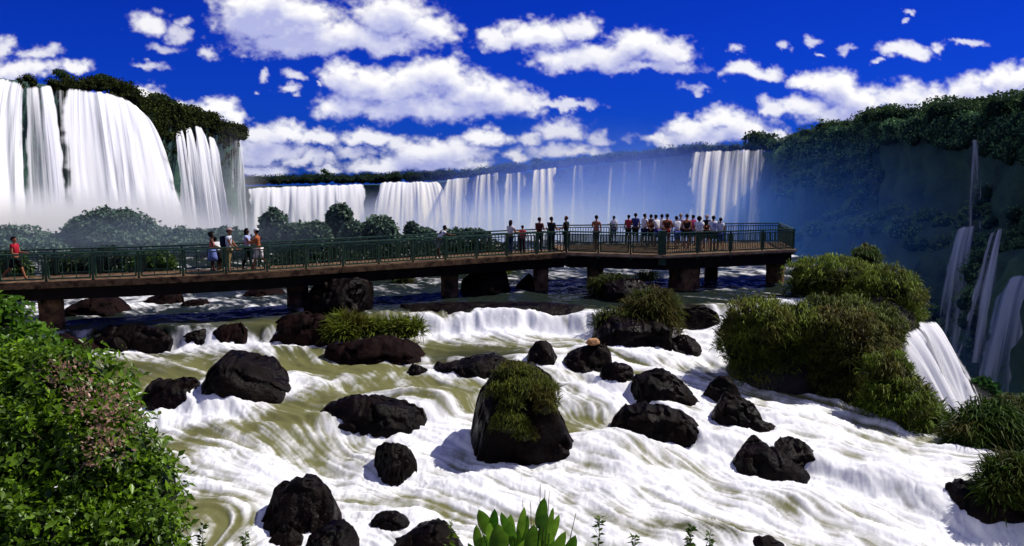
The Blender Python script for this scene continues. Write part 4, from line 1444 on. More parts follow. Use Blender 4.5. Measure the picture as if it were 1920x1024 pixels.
def person(px, D, H, face, label, skin=SKIN_T, top=WHITE, bottom=BLACK, short=True, hair='short', hairc=HAIRC, lean=0.0, walk_=0.0, armL=(.15, .5), armR=(.15, .5), shirt=True, cap=None, sleeves=True, skirt=False, shoe=(.12, .1, .09), build=1.0, py=500, spread=.0):
    """face: heading in degrees, 0 looks away from the camera, 90 looks left, -90 looks right"""
    lean += max(-.05, rng.normal() * .07)
    if walk_ == 0:
        walk_ = rng.normal() * .07
    if armL == (.15, .5):
        armL, armR = (rng.uniform(0, .8), rng.uniform(.2, 1.7)), (rng.uniform(0, .8), rng.uniform(.2, 1.7))
    base = at(px, py, D)
    root = empty('person', (base[0], base[1], DECK + .014), R(face))
    k = H / 1.72
    hip_z, kn, an = .93 * k, .50 * k, .075 * k
    V, E, Rr, idx = [], [], [], {}

    def add(n, p, r, par=None):
        idx[n] = len(V); V.append(np.array(p, float)); Rr.append(r)
        if par: E.append((idx[par], idx[n]))
    b = build
    add('pelvis', (0, 0, hip_z), (.135 * k * b, .10 * k * b))

    def tp(y, z):
        q = rotx(np.array([0, y * k, z * k]), -lean)
        return np.array([0, q[1], hip_z + q[2]])

    def ts(x, y, z):
        q = tp(y, z); q[0] = x * k; return q
    add('waist', tp(0, .16), (.125 * k * b, .095 * k * b), 'pelvis')
    add('chest', tp(.01, .36), (.155 * k * b, .105 * k * b), 'waist')
    add('neckb', tp(0, .50), (.075 * k, .065 * k), 'chest')
    add('neck', tp(.01, .56), .048 * k, 'neckb')
    add('jaw', tp(.035, .62), (.058 * k, .062 * k), 'neck')
    add('head', tp(.02, .695), (.072 * k, .088 * k), 'jaw')
    add('crown', tp(.005, .765), (.06 * k, .07 * k), 'head')
    add('nose', tp(.105, .665), .014 * k, 'head')
    sets = {'shirt': ['pelvis', 'waist', 'chest', 'neckb'], 'pants': ['pelvis']}
    for sd, s, (sw, bend) in (('L', -1, armL), ('R', 1, armR)):
        add('sh' + sd, ts(s * .175 * b, 0, .47), .062 * k * b, 'chest')
        sh = V[-1]
        u_ = rotx(np.array([s * (.05 + spread), 0, -.29]) * k, sw)
        add('ua' + sd, sh + u_ * .5, .050 * k * b, 'sh' + sd)
        add('el' + sd, sh + u_, .041 * k, 'ua' + sd)
        f_ = rotx(np.array([-s * .03, 0, -.25]) * k, sw + bend)
        add('wr' + sd, sh + u_ + f_, .028 * k, 'el' + sd)
        h_ = f_ / np.linalg.norm(f_)
        palm = sh + u_ + f_ + h_ * .07 * k
        add('pa' + sd, palm, (.036 * k, .018 * k), 'wr' + sd)
        side = unit(np.cross(h_, np.array([1., 0, 0])))
        for q in range(4):
            o_ = side * (q - 1.5) * .019 * k
            ln = (.062, .072, .068, .052)[q] * k
            add('f%d%s' % (q, sd), palm + o_ + h_ * (.02 * k + ln * .5), .0085 * k, 'pa' + sd)
            add('g%d%s' % (q, sd), palm + o_ + h_ * (.02 * k + ln) + np.array([-s * .014 * k, 0, 0]), .0075 * k, 'f%d%s' % (q, sd))
        add('t0' + sd, palm - h_ * .03 * k + side * .042 * k, .010 * k, 'pa' + sd)
        add('t1' + sd, palm + h_ * .012 * k + side * .06 * k, .008 * k, 't0' + sd)
        sets['shirt'] += ['sh' + sd, 'ua' + sd]
    for sd, s, st in (('L', -1, walk_), ('R', 1, -walk_)):
        add('hp' + sd, (s * .085 * k, 0, hip_z - .05 * k), .088 * k * b, 'pelvis')
        th = rotx(np.array([s * .015 * k, 0, -(hip_z - .05 * k - kn)]), st)
        kp_ = V[-1] + th
        add('th' + sd, V[-1] + th * .5, .075 * k * b, 'hp' + sd)
        add('kn' + sd, kp_, .054 * k, 'th' + sd)
        bk = -abs(walk_) * .25 if st > 0 else -abs(walk_) * 1.1
        cl = rotx(np.array([0, 0, -(kn - an)]), st + bk)
        add('cf' + sd, kp_ + cl * .4 + np.array([0, -.012 * k, 0]), .052 * k, 'kn' + sd)
        add('an' + sd, kp_ + cl, .034 * k, 'cf' + sd)
        add('he' + sd, kp_ + cl + np.array([0, -.03 * k, -.04 * k]), .034 * k, 'an' + sd)
        add('to' + sd, kp_ + cl + np.array([s * .02, .15 * k, -.045 * k]), (.036 * k, .024 * k), 'an' + sd)
        sets['pants'] += ['hp' + sd, 'th' + sd, 'kn' + sd] if short else ['hp' + sd, 'th' + sd, 'kn' + sd, 'cf' + sd, 'an' + sd]
    low = min(v[2] for v in V) - .026 * k
    V = [v - np.array([0, 0, low]) for v in V]
    body = link('body', skin_mesh('body', V, E, Rr), mcol(skin, 'skin'), root)

    def cloth(name, names, gr, mat, endk=None):
        ids = [idx[n] for n in names]
        mp = {j: q for q, j in enumerate(ids)}
        ee = [(mp[a], mp[c]) for a, c in E if a in mp and c in mp]
        rr = []
        for n in names:
            r = Rr[idx[n]]
            r = r if hasattr(r, '__len__') else (r, r)
            g = gr * (endk or {}).get(n[:2], 1)
            rr.append((r[0] + g, r[1] + g))
        return link(name, skin_mesh(name, [V[j] for j in ids], ee, rr), mat, root)
    if shirt:
        names = sets['shirt'] if sleeves else [n for n in sets['shirt'] if n[:2] != 'ua']
        cloth('shirt', names, .022, mcol(top, 'shirt_cloth'))
    if skirt:
        mb = MB()
        z0 = V[0][2]
        mb.tube([(0, 0, z0 + .08), (0, 0, z0 - .05), (0, .01, z0 - .25 * k), (0, .01, z0 - .45 * k)], [.14 * k, .17 * k, .2 * k, .23 * k], 14)
        mb.build('skirt', mcol(bottom, 'skirt_cloth'), root, True)
    else:
        cloth('shorts' if short else 'trousers', sets['pants'], .020 if not short else .028, mcol(bottom, 'leg_cloth'), {'pe': .6})
    for sd in 'LR':
        a_, t_ = V[idx['he' + sd]], V[idx['to' + sd]]
        link('shoe', skin_mesh('shoe', [a_, (a_ + t_) / 2 + np.array([0, 0, .012]), t_], [(0, 1), (1, 2)], [.044 * k, .044 * k, (.045 * k, .032 * k)]), mcol(shoe, 'shoe_leather'), root)
    hd = V[idx['head']]
    if hair:
        q = ICO_V * 2.3
        s_ = 1 + .12 * (fbm(q[:, 0], q[:, 1], q[:, 2] + px, 3) - .5)
        hv = ICO_V * np.array([.098, .112, .105]) * k * s_[:, None]
        if hair == 'afro': hv = hv * 1.3
        # the face stays open: pull the front lower half back
        fr = (hv[:, 1] > .02 * k) & (hv[:, 2] < .045 * k)
        hv[fr, 1] = .0
        if hair == 'long':
            lo = (hv[:, 2] < -.02 * k) & (hv[:, 1] < .03 * k)
            hv[lo, 2] *= 3.2
            hv[lo, 1] -= .02 * k
        hv = hv + hd + np.array([0, -.018 * k, .028 * k])
        link('hair', mesh_np('hair', hv, ICO_F), mcol(hairc, 'hair'), root)
    for s in (-1, 1):
        ev = ICO_V * .011 * k + hd + np.array([s * .032 * k, .086 * k, .006 * k])
        link('eye', mesh_np('eye', ev, ICO_F), mcol((.05, .04, .04), 'eye'), root)
        ev = ICO_V * np.array([.010, .02, .03]) * k + hd + np.array([s * .083 * k, .0, -.01 * k])
        link('ear', mesh_np('ear', ev, ICO_F), mcol(skin, 'skin'), root)
    if cap:
        hv = ICO_V.copy()
        hv[:, 2] = np.maximum(hv[:, 2], -.05)
        hv = hv * np.array([.105, .12, .10]) * k + hd + np.array([0, -.01 * k, .05 * k])
        c_ = link('cap', mesh_np('cap', hv, ICO_F), mcol(cap, 'cap_cloth'), root)
        br = ICO_V * np.array([.075, .09, .012]) * k + hd + np.array([0, .12 * k, .05 * k])
        link('brim', mesh_np('brim', br, ICO_F), mcol(cap, 'cap_cloth'), c_)
    tag(root, label, 'person')
    root['joint'] = 1
    del root['joint']
    return root, V, idx, k


def Dn(px, off):
    """distance of the walkway's near edge at this photo column, plus an offset across the deck"""
    pxs_, _ = proj(NE[:, 0], NE[:, 1], NE[:, 2])
    return float(np.interp(px, pxs_, NE[:, 1])) + off


RED, PINK, ORANGE, KHAKI, BLUE_, BROWN = (.42, .012, .03), (.6, .16, .16), (.5, .16, .05), (.36, .25, .12), (.05, .10, .5), (.10, .025, .02)
person(30, Dn(30, .55), 1.70, -90, 'man in a red shirt and black shorts walking alone near the left edge', top=RED, bottom=BLACK, walk_=.42, armL=(.2, 1.3), armR=(.1, 1.3), skin=SKIN_T)
person(399, Dn(399, .95), 1.58, -75, 'woman with curly black hair in a sleeveless salmon top beside a child in white', top=PINK, bottom=(.18, .24, .6), skin=SKIN_D, hair='afro', skirt=True, sleeves=False, armL=(.3, .9), armR=(.3, .9))
person(411, Dn(411, 1.25), 1.38, 60, 'child in a white shirt and dark skirt leaning beside the curly haired woman', top=WHITE, bottom=BLACK, skirt=True, lean=.25, armL=(.7, .6), armR=(.7, .6), skin=SKIN_D)
pm, Vm, im, km = person(430, Dn(430, .4), 1.76, -85, 'tall man in a white shirt, khaki trousers and pink cap wearing a black backpack', top=(.7, .76, .85), bottom=KHAKI, short=False, cap=(.55, .36, .33), armL=(.35, .5), armR=(.35, .5), shoe=(.5, .46, .4))
person(466, Dn(466, .95), 1.70, -90, 'woman with long dark hair in a pale blue top and black trousers', top=(.45, .5, .8), bottom=BLACK, short=False, hair='long', armL=(.7, 1.2), armR=(.5, 1.4), skin=SKIN_D)
person(486, Dn(486, .45), 1.74, 85, 'bare chested tanned man in white shorts and a white cap walking left', shirt=False, skin=(.42, .12, .045), bottom=(.85, .8, .82), cap=WHITE, walk_=.32, armL=(.4, 1.3), armR=(.5, 1.3))
person(822, Dn(822, .55), 1.62, -60, 'person in a white shirt and grey patterned shorts bending over the railing alone', top=WHITE, bottom=(.25, .25, .25), lean=.5, armL=(1.0, .5), armR=(1.0, .5), skin=SKIN_D, walk_=.15, shoe=WHITE)
person(957, Dn(957, .6), 1.62, -40, 'woman in a white top and navy trousers standing beside a small child in pink', top=(.8, .72, .7), bottom=NAVY, short=False, hair='long', hairc=(.02, .01, .01), armL=(.4, 1.2), armR=(.4, 1.2))
person(979, Dn(979, .75), 1.34, -20, 'small child in a pink red top and maroon trousers on the walkway', top=(.6, .08, .1), bottom=(.05, .015, .03), short=False, skin=SKIN_T)
person(1011, Dn(1011, .7), 1.70, -30, 'person in a brown red jacket and black trousers, leftmost of three in dark clothes', top=BROWN, bottom=BLACK, short=False, armL=(.3, 1.5), armR=(.3, 1.5), hairc=(.03, .01, .01))
person(1034, Dn(1034, .7), 1.70, -35, 'person in a black vest with pale sleeves, middle of three in dark clothes', top=(.015, .02, .03), bottom=(.02, .035, .04), short=False)
person(1061, Dn(1061, .8), 1.70, 60, 'person dressed all in black with reddish hair, rightmost of three in dark clothes', top=BLACK, bottom=BLACK, short=False, hairc=(.12, .03, .015), armL=(.3, 1.2))
PD = 43.2
person(1117, 43.0, 1.70, -15, 'bare backed tanned person with a white cloth over the shoulder near the platform start', shirt=False, skin=(.4, .16, .09), bottom=(.06, .02, .02), armL=(.5, 1.5))
person(1150, 46.2, 1.45, 20, 'small lone figure in white at the far railing of the platform', top=WHITE, bottom=NAVY)
person(1177, 45.6, 1.55, 10, 'small figure in a rose red top at the far railing', top=(.5, .07, .09), bottom=BLACK)
person(1190, 45.2, 1.66, -20, 'slim figure in dark blue left of the crowd on the platform', top=(.03, .05, .2), bottom=BLACK)
person(1207, 44.5, 1.68, -60, 'person in a white shirt turned sideways at the left end of the crowd', top=WHITE, bottom=NAVY, armL=(.5, .9))
person(1219, 44.9, 1.62, 15, 'person in a plum brown top behind the left end of the crowd', top=(.06, .025, .04), bottom=BLACK)
person(1231, 44.2, 1.66, 40, 'person in white stooping with blue shorts in the crowd', top=WHITE, bottom=(.04, .05, .3), lean=.22)
person(1239, 44.7, 1.64, -10, 'person in a plain white top wedged between a stooping and a dark figure', top=(.75, .77, .85), bottom=BLACK)
person(1249, 43.5, 1.74, -10, 'tall person in a dark brown shirt with orange tan arms in the crowd', top=(.10, .03, .02), bottom=(.3, .02, .02), sleeves=False, skin=(.5, .2, .08))
person(1268, 43.2, 1.66, 10, 'person in white leaning on the near railing with a blue bag strap', top=(.85, .85, .88), bottom=(.05, .08, .4), lean=.18)
person(1274, 44.6, 1.68, -20, 'person with fair hair behind the leaning one in white', top=(.5, .55, .7), bottom=BLACK, hairc=(.35, .28, .2))
person(1286, 43.6, 1.72, -25, 'person with orange tan bare shoulders and a black top in the crowd', top=(.02, .02, .02), bottom=BLACK, sleeves=False, skin=(.55, .22, .1))
person(1297, 44.8, 1.60, 30, 'person in a magenta pink top mostly hidden by the crowd', top=(.5, .06, .2), bottom=NAVY)
person(1309, 42.3, 1.68, -8, 'person in a loose white shirt and black shorts, leftmost of three in white', top=WHITE, bottom=BLACK, build=1.12, hair='afro')
person(1323, 43.4, 1.70, -10, 'person in black with pale hair squeezed behind three in white shirts', top=BLACK, bottom=BLACK, hairc=(.45, .36, .26))
pe, Ve, ie, ke = person(1335, 42.3, 1.72, 5, 'stocky person in a white shirt with a blue round print on the back', top=WHITE, bottom=BLACK, build=1.15)
person(1348, 42.4, 1.62, 8, 'person in a white shirt and blue shorts at the right end of the group', top=WHITE, bottom=(.02, .05, .32), walk_=.1)
# round print on the shirt back
mb = MB()
c_ = Ve[ie['chest']]
for a in np.linspace(0, 2 * math.pi, 17)[:-1]:
    a2 = a + 2 * math.pi / 16
    rr0, rr1 = .045, .085
    n0 = len(mb.v)
    for (r_, aa) in ((rr0, a), (rr1, a), (rr1, a2), (rr0, a2)):
        mb.v.append(c_ + np.array([r_ * math.cos(aa), -.168, r_ * math.sin(aa) - .02]))
    mb.f.append([n0, n0 + 1, n0 + 2, n0 + 3])
mb.build('shirt_print', mcol((.08, .12, .5), 'shirt_print'), pe)
# backpack worn by the tall man
bp_ = empty('backpack', pm.matrix_world @ Vector((0, 0, 0)))
bp_.location = pm.location + Vector((0, 0, Vm[im['waist']][2] + .02))
bp_.rotation_euler = pm.rotation_euler
bv = ICO3_V.copy()
bv = np.sign(bv) * np.abs(bv) ** .55 * np.array([.16, .10, .23]) + np.array([0, -.22, .12])
link('pack_body', mesh_np('pack_body', bv, ICO3_F), mcol((.012, .014, .035), 'pack_cloth'), bp_)
for s in (-1, 1):
    sv = [(s * .10, -.14, .30), (s * .11, -.02, .37), (s * .11, .14, .24), (s * .12, .08, .02), (s * .12, -.12, -.05)]
    MB().tube(sv, .016, 8).build('strap', mcol((.012, .014, .035), 'pack_cloth'), bp_, True)
tag(bp_, 'black backpack on the back of the tall man in khaki trousers', 'backpack')

# ------------------------------------------------------------------ vegetation
# far islets behind the walkway
HZ0, HZ1 = (.07, .12, .10), (.14, .21, .13)  # leaf colours paled to blue-green, so the haze is painted in
ISL = [  # blobs (px,py,rx,ry), distance, leaves, label
    ([(30, 462, 70, 30), (-30, 470, 60, 34)], 79, 1500, 'hazy grey green bush behind the man in red'),
    ([(110, 470, 55, 22)], 77, 900, 'low hazy bush between two bigger ones at far left'),
    ([(215, 440, 75, 38), (165, 455, 45, 32), (285, 458, 50, 28)], 77, 2600, 'largest hazy bush in front of the wide white curtain'),
    ([(213, 470, 38, 30)], 66, 1200, 'darker rounded bush rising before the largest hazy bush'),
    ([(265, 475, 30, 26)], 67, 900, 'small round bush right of the darker rounded one'),
    ([(340, 452, 18, 20), (370, 462, 40, 24)], 76, 1100, 'knobbly bush below the narrow falls'),
    ([(425, 458, 38, 24)], 76, 900, 'bush behind the tall man with the backpack'),
    ([(515, 440, 24, 36), (520, 465, 45, 25)], 72, 1500, 'domed bush with a tall round head right of the man in the white cap'),
    ([(562, 452, 28, 26)], 72, 900, 'mid height bush between the domed one and a tree like bush'),
    ([(595, 452, 22, 28)], 70, 900, 'dark round bush left of the tallest bush'),
    ([(637, 415, 20, 24), (632, 445, 18, 30)], 74, 1200, 'tallest tree like bush standing up before the distant falls'),
    ([(665, 450, 22, 26)], 70, 900, 'dark bush tucked under the tallest bush'),
    ([(712, 440, 30, 26), (700, 455, 45, 22)], 71, 1500, 'broad bush at the right end of the long bush row'),
    ([(772, 438, 11, 16), (790, 444, 26, 12)], 76, 700, 'small bush with a round head alone before the misty falls'),
    ([(60, 478, 70, 24), (-20, 482, 60, 24)], 70, 1000, 'low hazy scrub under the bush behind the man in red'),
    ([(330, 474, 60, 22), (405, 476, 50, 20)], 72, 1200, 'long low hazy scrub below the narrow falls'),
    ([(455, 470, 40, 24), (490, 474, 40, 22)], 71, 1000, 'low hazy scrub between the two groups of walkers'),
    ([(740, 462, 50, 16), (820, 458, 50, 12)], 72, 900, 'low scrub trailing off at the right end of the bush belt'),
    ([(870, 443, 42, 10)], 74, 700, 'low flat green bush right of the bending person'),
]
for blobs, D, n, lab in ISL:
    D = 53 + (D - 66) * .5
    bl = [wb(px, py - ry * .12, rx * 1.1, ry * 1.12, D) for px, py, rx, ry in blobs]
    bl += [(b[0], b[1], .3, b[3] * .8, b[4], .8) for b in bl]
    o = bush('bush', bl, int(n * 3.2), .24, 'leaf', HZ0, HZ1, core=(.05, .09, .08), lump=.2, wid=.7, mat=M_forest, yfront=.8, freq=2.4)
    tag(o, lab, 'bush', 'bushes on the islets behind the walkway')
# greener bushes seen through the railing
for i, (px, py, rx, ry, D, lab) in enumerate((
        (20, 498, 34, 24, 45, 'bright green bush seen through the railing behind the man in red'), (140, 500, 46, 26, 46, 'dark bush seen through the railing at far left'),
        (208, 494, 40, 30, 45.5, 'mid green bush seen through the railing, left of the brightest one'), (292, 496, 34, 26, 45, 'brightest yellow green bush seen through the railing'),
        (600, 492, 90, 26, 47, 'dark scrub filling the railing gaps right of the white capped man'), (760, 484, 80, 26, 48, 'dark scrub behind the railing left of the bending person'),
        (900, 476, 70, 26, 49.5, 'dark scrub behind the railing right of the bending person'))):
    bl = [wb(px, py, rx, ry, D, rx * D / F * .6), wb(px - rx * .5, py + 6, rx * .6, ry * .8, D), wb(px + rx * .5, py + 6, rx * .6, ry * .8, D)]
    bl += [(b[0], b[1], .3, b[3], b[4], .7) for b in bl]
    c1 = (.10, .20, .015) if i in (0, 3) else (.04, .075, .012) if i < 4 else (.012, .02, .008)
    o = bush('bush', bl, 2200, .26, 'leaf', (.008, .022, .006), c1, lump=.2, yfront=.8)
    tag(o, lab, 'bush', 'bushes seen through the railing')

# plants on the river rocks
o = bush('grass_tuft', [wb(655, 617, 36, 20, 33.2), wb(700, 622, 50, 16, 33.4), wb(762, 622, 34, 18, 33.0), wb(640, 630, 26, 16, 32.8)], 5200, .34, 'blade', (.05, .09, .008), (.26, .30, .03), core=(.012, .016, .004), wid=.07, droop=.7, corek=.7)
tag(o, 'bright yellow green tuft of grass on the reddish ledge left of the low wide fall', 'grass tuft')
def face_of(rock, px, py, tol=14):
    co = np.empty(len(rock.data.vertices) * 3, np.float32)
    rock.data.vertices.foreach_get('co', co)
    co = co.reshape(-1, 3)
    qx, qy = proj(co[:, 0], co[:, 1], co[:, 2])
    d = np.hypot(qx - px, qy - py)
    near_ = np.nonzero(d < tol)[0]
    if not len(near_):
        near_ = np.argsort(d)[:4]
    return float(co[near_, 1].min())


def on_face(px, py, rpx, rpy, dep):
    D = face_of(rocks[0], px, py)
    return wb(px, py, rpx, rpy, D + dep * .25, dep)


o = bush('moss_cap', [on_face(965, 700, 36, 20, .35), on_face(1000, 725, 30, 30, .35), on_face(1022, 760, 22, 30, .3), on_face(955, 795, 34, 26, .3), on_face(975, 735, 40, 24, .3), on_face(930, 735, 16, 18, .22), on_face(1030, 745, 18, 34, .25), on_face(960, 760, 22, 20, .2), on_face(985, 815, 20, 18, .2)], 9500, .13, 'blade', (.03, .055, .008), (.20, .22, .025), core=(.014, .016, .005), wid=.09, droop=1.3, corek=.72)
tag(o, 'green and straw coloured moss and grass clinging to the tall boulder in mid rapids', 'moss')
o = bush('bush', [wb(1222, 590, 46, 40, 34.6), wb(1240, 620, 32, 30, 34.2), wb(1150, 606, 36, 20, 34.4), wb(1190, 612, 36, 26, 34.2)], 6800, .36, 'blade', (.018, .035, .006), (.11, .13, .018), core=(.008, .010, .004), wid=.06, droop=1.0, corek=.76)
tag(o, 'round olive bush on a black rock in front of the massive platform pillar', 'bush')
o = bush('bush', [wb(900, 508, 40, 9, 45, .9), wb(935, 510, 20, 8, 44.8, .6)], 1500, .26, 'blade', (.03, .06, .006), (.16, .2, .02), wid=.08, droop=.8)
tag(o, 'strip of grass on the rock behind the third pier', 'grass tuft')
o = bush('bush', [wb(757, 527, 18, 14, 44, .5)], 900, .24, 'blade', (.02, .04, .006), (.10, .15, .015), wid=.08, droop=.8)
tag(o, 'small green bush alone in the water left of the third pier', 'bush')
o = bush('bush', [wb(1150, 535, 40, 16, 39.5, .7), wb(1212, 522, 20, 9, 40.5, .4), wb(1128, 545, 24, 14, 39.2, .5)], 2600, .26, 'blade', (.015, .03, .005), (.08, .10, .015), wid=.08, droop=.9)
tag(o, 'scrubby plants on the rock between the platform pillars', 'bush')
mb_ = [(1196, 545), (1210, 531), (1235, 533), (1246, 545)]
f = hit(1220, 548)
rk = link('stone_slab', rock_mesh('stone_slab', mb_, 548, (f, 50 * f[1] / F, .5, f[1] + .4), 71), M_rock_tan)
tag(rk, 'pale orange flat stone slab under the platform, left of the massive pillar', 'stone')
f = hit(1110, 690)
st = ([(1098, 641), (1105, 635), (1118, 634), (1126, 640)])
rk = link('stone', rock_mesh('stone', st, 642, (np.array([*at(1110, 643, f[1] + .5)]) + np.array([0, 0, .50]), .5, .2, f[1] + .5), 72), M_rock_tan)
tag(rk, 'small pale orange stone lying on the blocky dark rock below the round bush', 'stone')

# the bushy island at the lip of the canyon: five shrub masses on one earth mound
ISLAND = [
    ([(1420, 610, 62, 46), (1395, 650, 48, 46), (1460, 650, 60, 52), (1490, 610, 40, 36), (1430, 695, 60, 40), (1500, 690, 56, 48), (1375, 640, 26, 44), (1540, 640, 40, 44)], 31.0, 17000, 'big rounded olive bush at the left end of the canyon island', (.022, .045, .006), (.25, .31, .035)),
    ([(1590, 650, 60, 62), (1560, 700, 56, 52), (1630, 690, 52, 66), (1600, 745, 60, 44), (1530, 720, 56, 40), (1650, 740, 44, 44), (1560, 620, 50, 40)], 30.8, 15000, 'dark brownish drooping shrub in the middle of the canyon island', (.02, .034, .006), (.19, .19, .035)),
    ([(1560, 512, 62, 28), (1510, 512, 36, 22), (1600, 535, 70, 38), (1665, 545, 52, 40), (1700, 575, 34, 40), (1620, 585, 64, 40), (1670, 600, 50, 44), (1700, 610, 28, 36), (1515, 545, 44, 30), (1575, 562, 54, 32)], 39.0, 14000, 'yellow green shrubs crowning the island behind the last pillar', (.03, .07, .008), (.24, .32, .03)),
    ([(1622, 486, 24, 20)], 41.0, 1600, 'single domed dark green bush on top of the island', (.016, .04, .008), (.09, .15, .02)),
    ([(1680, 755, 58, 50), (1722, 790, 48, 40), (1645, 770, 44, 40), (1690, 800, 50, 30), (1660, 710, 46, 46), (1600, 790, 40, 28)], 28.6, 10000, 'wedge of dark green shrub at the lower tip of the island', (.016, .045, .005), (.20, .29, .025)),
    ([(1540, 580, 34, 22), (1575, 598, 30, 22)], 35.0, 2500, 'small green bush above the little side cascade of the island', (.016, .035, .005), (.10, .14, .016)),
    ([(1640, 620, 50, 44), (1662, 665, 30, 46), (1590, 600, 50, 36)], 33.6, 6000, 'olive shrub on the canyon side of the island beside the white chute', (.02, .04, .006), (.17, .21, .03)),
]
for blobs, D, n, lab, c0, c1 in ISLAND:
    bl = []
    for q, (px, py, rx, ry) in enumerate(blobs):
        bl.append(wb(px, py, rx, ry, D + .5 * (q % 3), rx * D / F * .85))
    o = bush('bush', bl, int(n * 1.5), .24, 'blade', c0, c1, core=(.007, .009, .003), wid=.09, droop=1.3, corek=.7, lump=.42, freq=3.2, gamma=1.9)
    tag(o, lab, 'bush', 'bushes on the canyon island')
# earth mound below them
mound = []
for (px, by, hy, D, wpx, dep) in ((1440, 735, 640, 32, 190, 2.0), (1590, 800, 660, 31.5, 190, 2.2), (1690, 832, 740, 29, 160, 1.4), (1600, 620, 540, 39.5, 240, 2.6)):
    p0 = at(px, by, D)
    p1 = at(px, hy, D)
    mound.append((p0[0], D, p0[2], wpx * D / F / 2, dep, p1[2] - p0[2]))
cv, cf = core_tris(mound, 1.0, .2)
tag(link('island_ground', mesh_np('island_ground', cv, cf), M_bed), kind='structure')
# right bank shrubs
o = bush('bush', [wb(1850, 812, 66, 50, 27.5), wb(1915, 800, 60, 46, 28.2), wb(1810, 830, 30, 28, 27.0), wb(1985, 810, 60, 50, 28.5)], 13000, .42, 'blade', (.008, .026, .004), (.07, .13, .012), core=(.006, .012, .003), wid=.075, droop=1.0, corek=.8)
tag(o, 'dark green fan leaved shrub on the right bank, upper of two', 'bush')
o = bush('bush', [wb(1890, 905, 48, 46, 22.6), wb(1935, 930, 50, 50, 22.4), wb(1865, 935, 28, 30, 22.2)], 8000, .34, 'blade', (.008, .024, .004), (.075, .13, .012), core=(.006, .012, .003), wid=.07, droop=.9, corek=.8)
tag(o, 'round dark green shrub above the black rock shelf at the right edge', 'bush')
o = bush('bush', [wb(1838, 738, 26, 26, 40, .6), wb(1850, 765, 30, 26, 40, .6)], 2200, .3, 'leaf', (.01, .04, .012), (.05, .14, .03), lump=.2)
tag(o, 'hazy bright green bush clinging to the canyon edge below the white chute', 'bush')

# single trees on the skyline


def tree(px, py_top, py_base, D, rpx, lab, trunk_r=.25, per=900, dead=False):
    b0 = at(px, py_base, D)
    t0 = at(px, py_top, D)
    root = empty('tree', b0)
    tag(root, lab, 'tree')
    h = t0[2] - b0[2]
    mb = MB()
    mb.tube([(0, 0, -3), (.1, 0, h * .35), (0, .1, h * .8)], [trunk_r, trunk_r * .75, trunk_r * .35], 8)
    for q in range(6):
        a = q * 1.1
        mb.tube([(0, 0, h * (.4 + .06 * q)), (math.cos(a) * h * .2, math.sin(a) * h * .2, h * (.6 + .05 * q))], [trunk_r * .4, trunk_r * .15], 6)
    mb.build('trunk', rough_mat('bark', (.02, .015, .01), (.06, .045, .03), 2, .9), root, True)
    r = rpx * D / F
    bl = []
    for q in range(3 if dead else 8):
        a = q * 2.4
        k = .55 if q else 0
        bl.append((math.cos(a) * r * k, math.sin(a) * r * k, h * (.72 if q else .82) + .18 * h * math.sin(q * 1.9), r * .55, r * .55, r * .42))
    o = bush('crown', bl, per, r * .2, 'leaf', (.012, .03, .014), (.07, .12, .04), core=(.008, .018, .010), parent=root, mat=M_forest, lump=.3, corek=.55, wid=.6)
    return root


tree(1855, 196, 232, 176, 34, 'dark wide crowned tree rising above the forest at upper right', per=1500)
tree(1765, 198, 232, 180, 9, 'thin spiky tree poking above the right skyline', .15, 260, True)
tree(1428, 259, 290, 335, 32, 'flat topped tree above the blue shaded curtain waterfall', .3, 900)
tree(1010, 299, 325, 392, 12, 'tiny round tree on the misty skyline', .3, 500)
tree(612, 318, 345, 470, 10, 'darker tree bump in the distant tree line', .3, 400)
tree(120, 134, 165, 138, 15, 'feathery tree on the crest of the left wall, nearest the thick fall', .15, 900)
tree(200, 145, 172, 150, 18, 'dark clump of trees on the crest of the left wall', .2, 1100)
tree(308, 181, 225, 176, 22, 'bushy tree at the highest bump of scrub above the narrow falls', .2, 1300)

# ------------------------------------------------------------------ foreground thicket
TD = 9.5
thick_blobs = [wb(40, 720, 110, 70, 9.6, .7), wb(130, 740, 120, 90, 9.4, .7), wb(60, 850, 130, 110, 8.8, .7), wb(190, 870, 120, 110, 8.8, .7), wb(270, 920, 74, 80, 8.7, .55),
               wb(90, 990, 150, 90, 8.2, .7), wb(250, 1000, 100, 70, 8.2, .6), wb(-60, 800, 120, 140, 9.2, .8), wb(200, 780, 60, 60, 9.2, .5), wb(-40, 1000, 120, 120, 8, .7), wb(150, 1080, 200, 70, 8.0, .7)]
tk = empty('thicket', at(130, 1000, 8.8))
tag(tk, 'large glossy leaved thicket filling the lower left corner', 'bush')
cz = np.array(tk.location)
lb = [(b[0] - cz[0], b[1] - cz[1], b[2] - cz[2], *b[3:]) for b in thick_blobs]
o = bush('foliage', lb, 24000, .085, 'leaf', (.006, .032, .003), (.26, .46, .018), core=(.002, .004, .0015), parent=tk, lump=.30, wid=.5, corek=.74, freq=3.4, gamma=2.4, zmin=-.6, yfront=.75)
mb = MB()
for q in range(26):
    a = lb[q % len(lb)]
    s0 = np.array([a[0] + rng.normal() * .2, a[1] + .1, a[2] - a[5]])
    s1 = np.array([a[0] + rng.normal() * a[3] * .5, a[1] - a[4] * .7, a[2] + a[5] * (.3 + .6 * rng.random())])
    mid = (s0 + s1) / 2 + rng.normal(size=3) * .06
    mb.tube([s0, mid, s1], [.016, .012, .005], 6)
mb.build('stem', rough_mat('twig', (.03, .02, .012), (.10, .07, .04), 8, .9), tk, True)
fb = [wb(210, 742, 44, 34, 8.75, .25), wb(245, 780, 34, 40, 8.6, .25), wb(155, 690, 34, 24, 9.0, .2), wb(225, 830, 30, 26, 8.4, .2)]
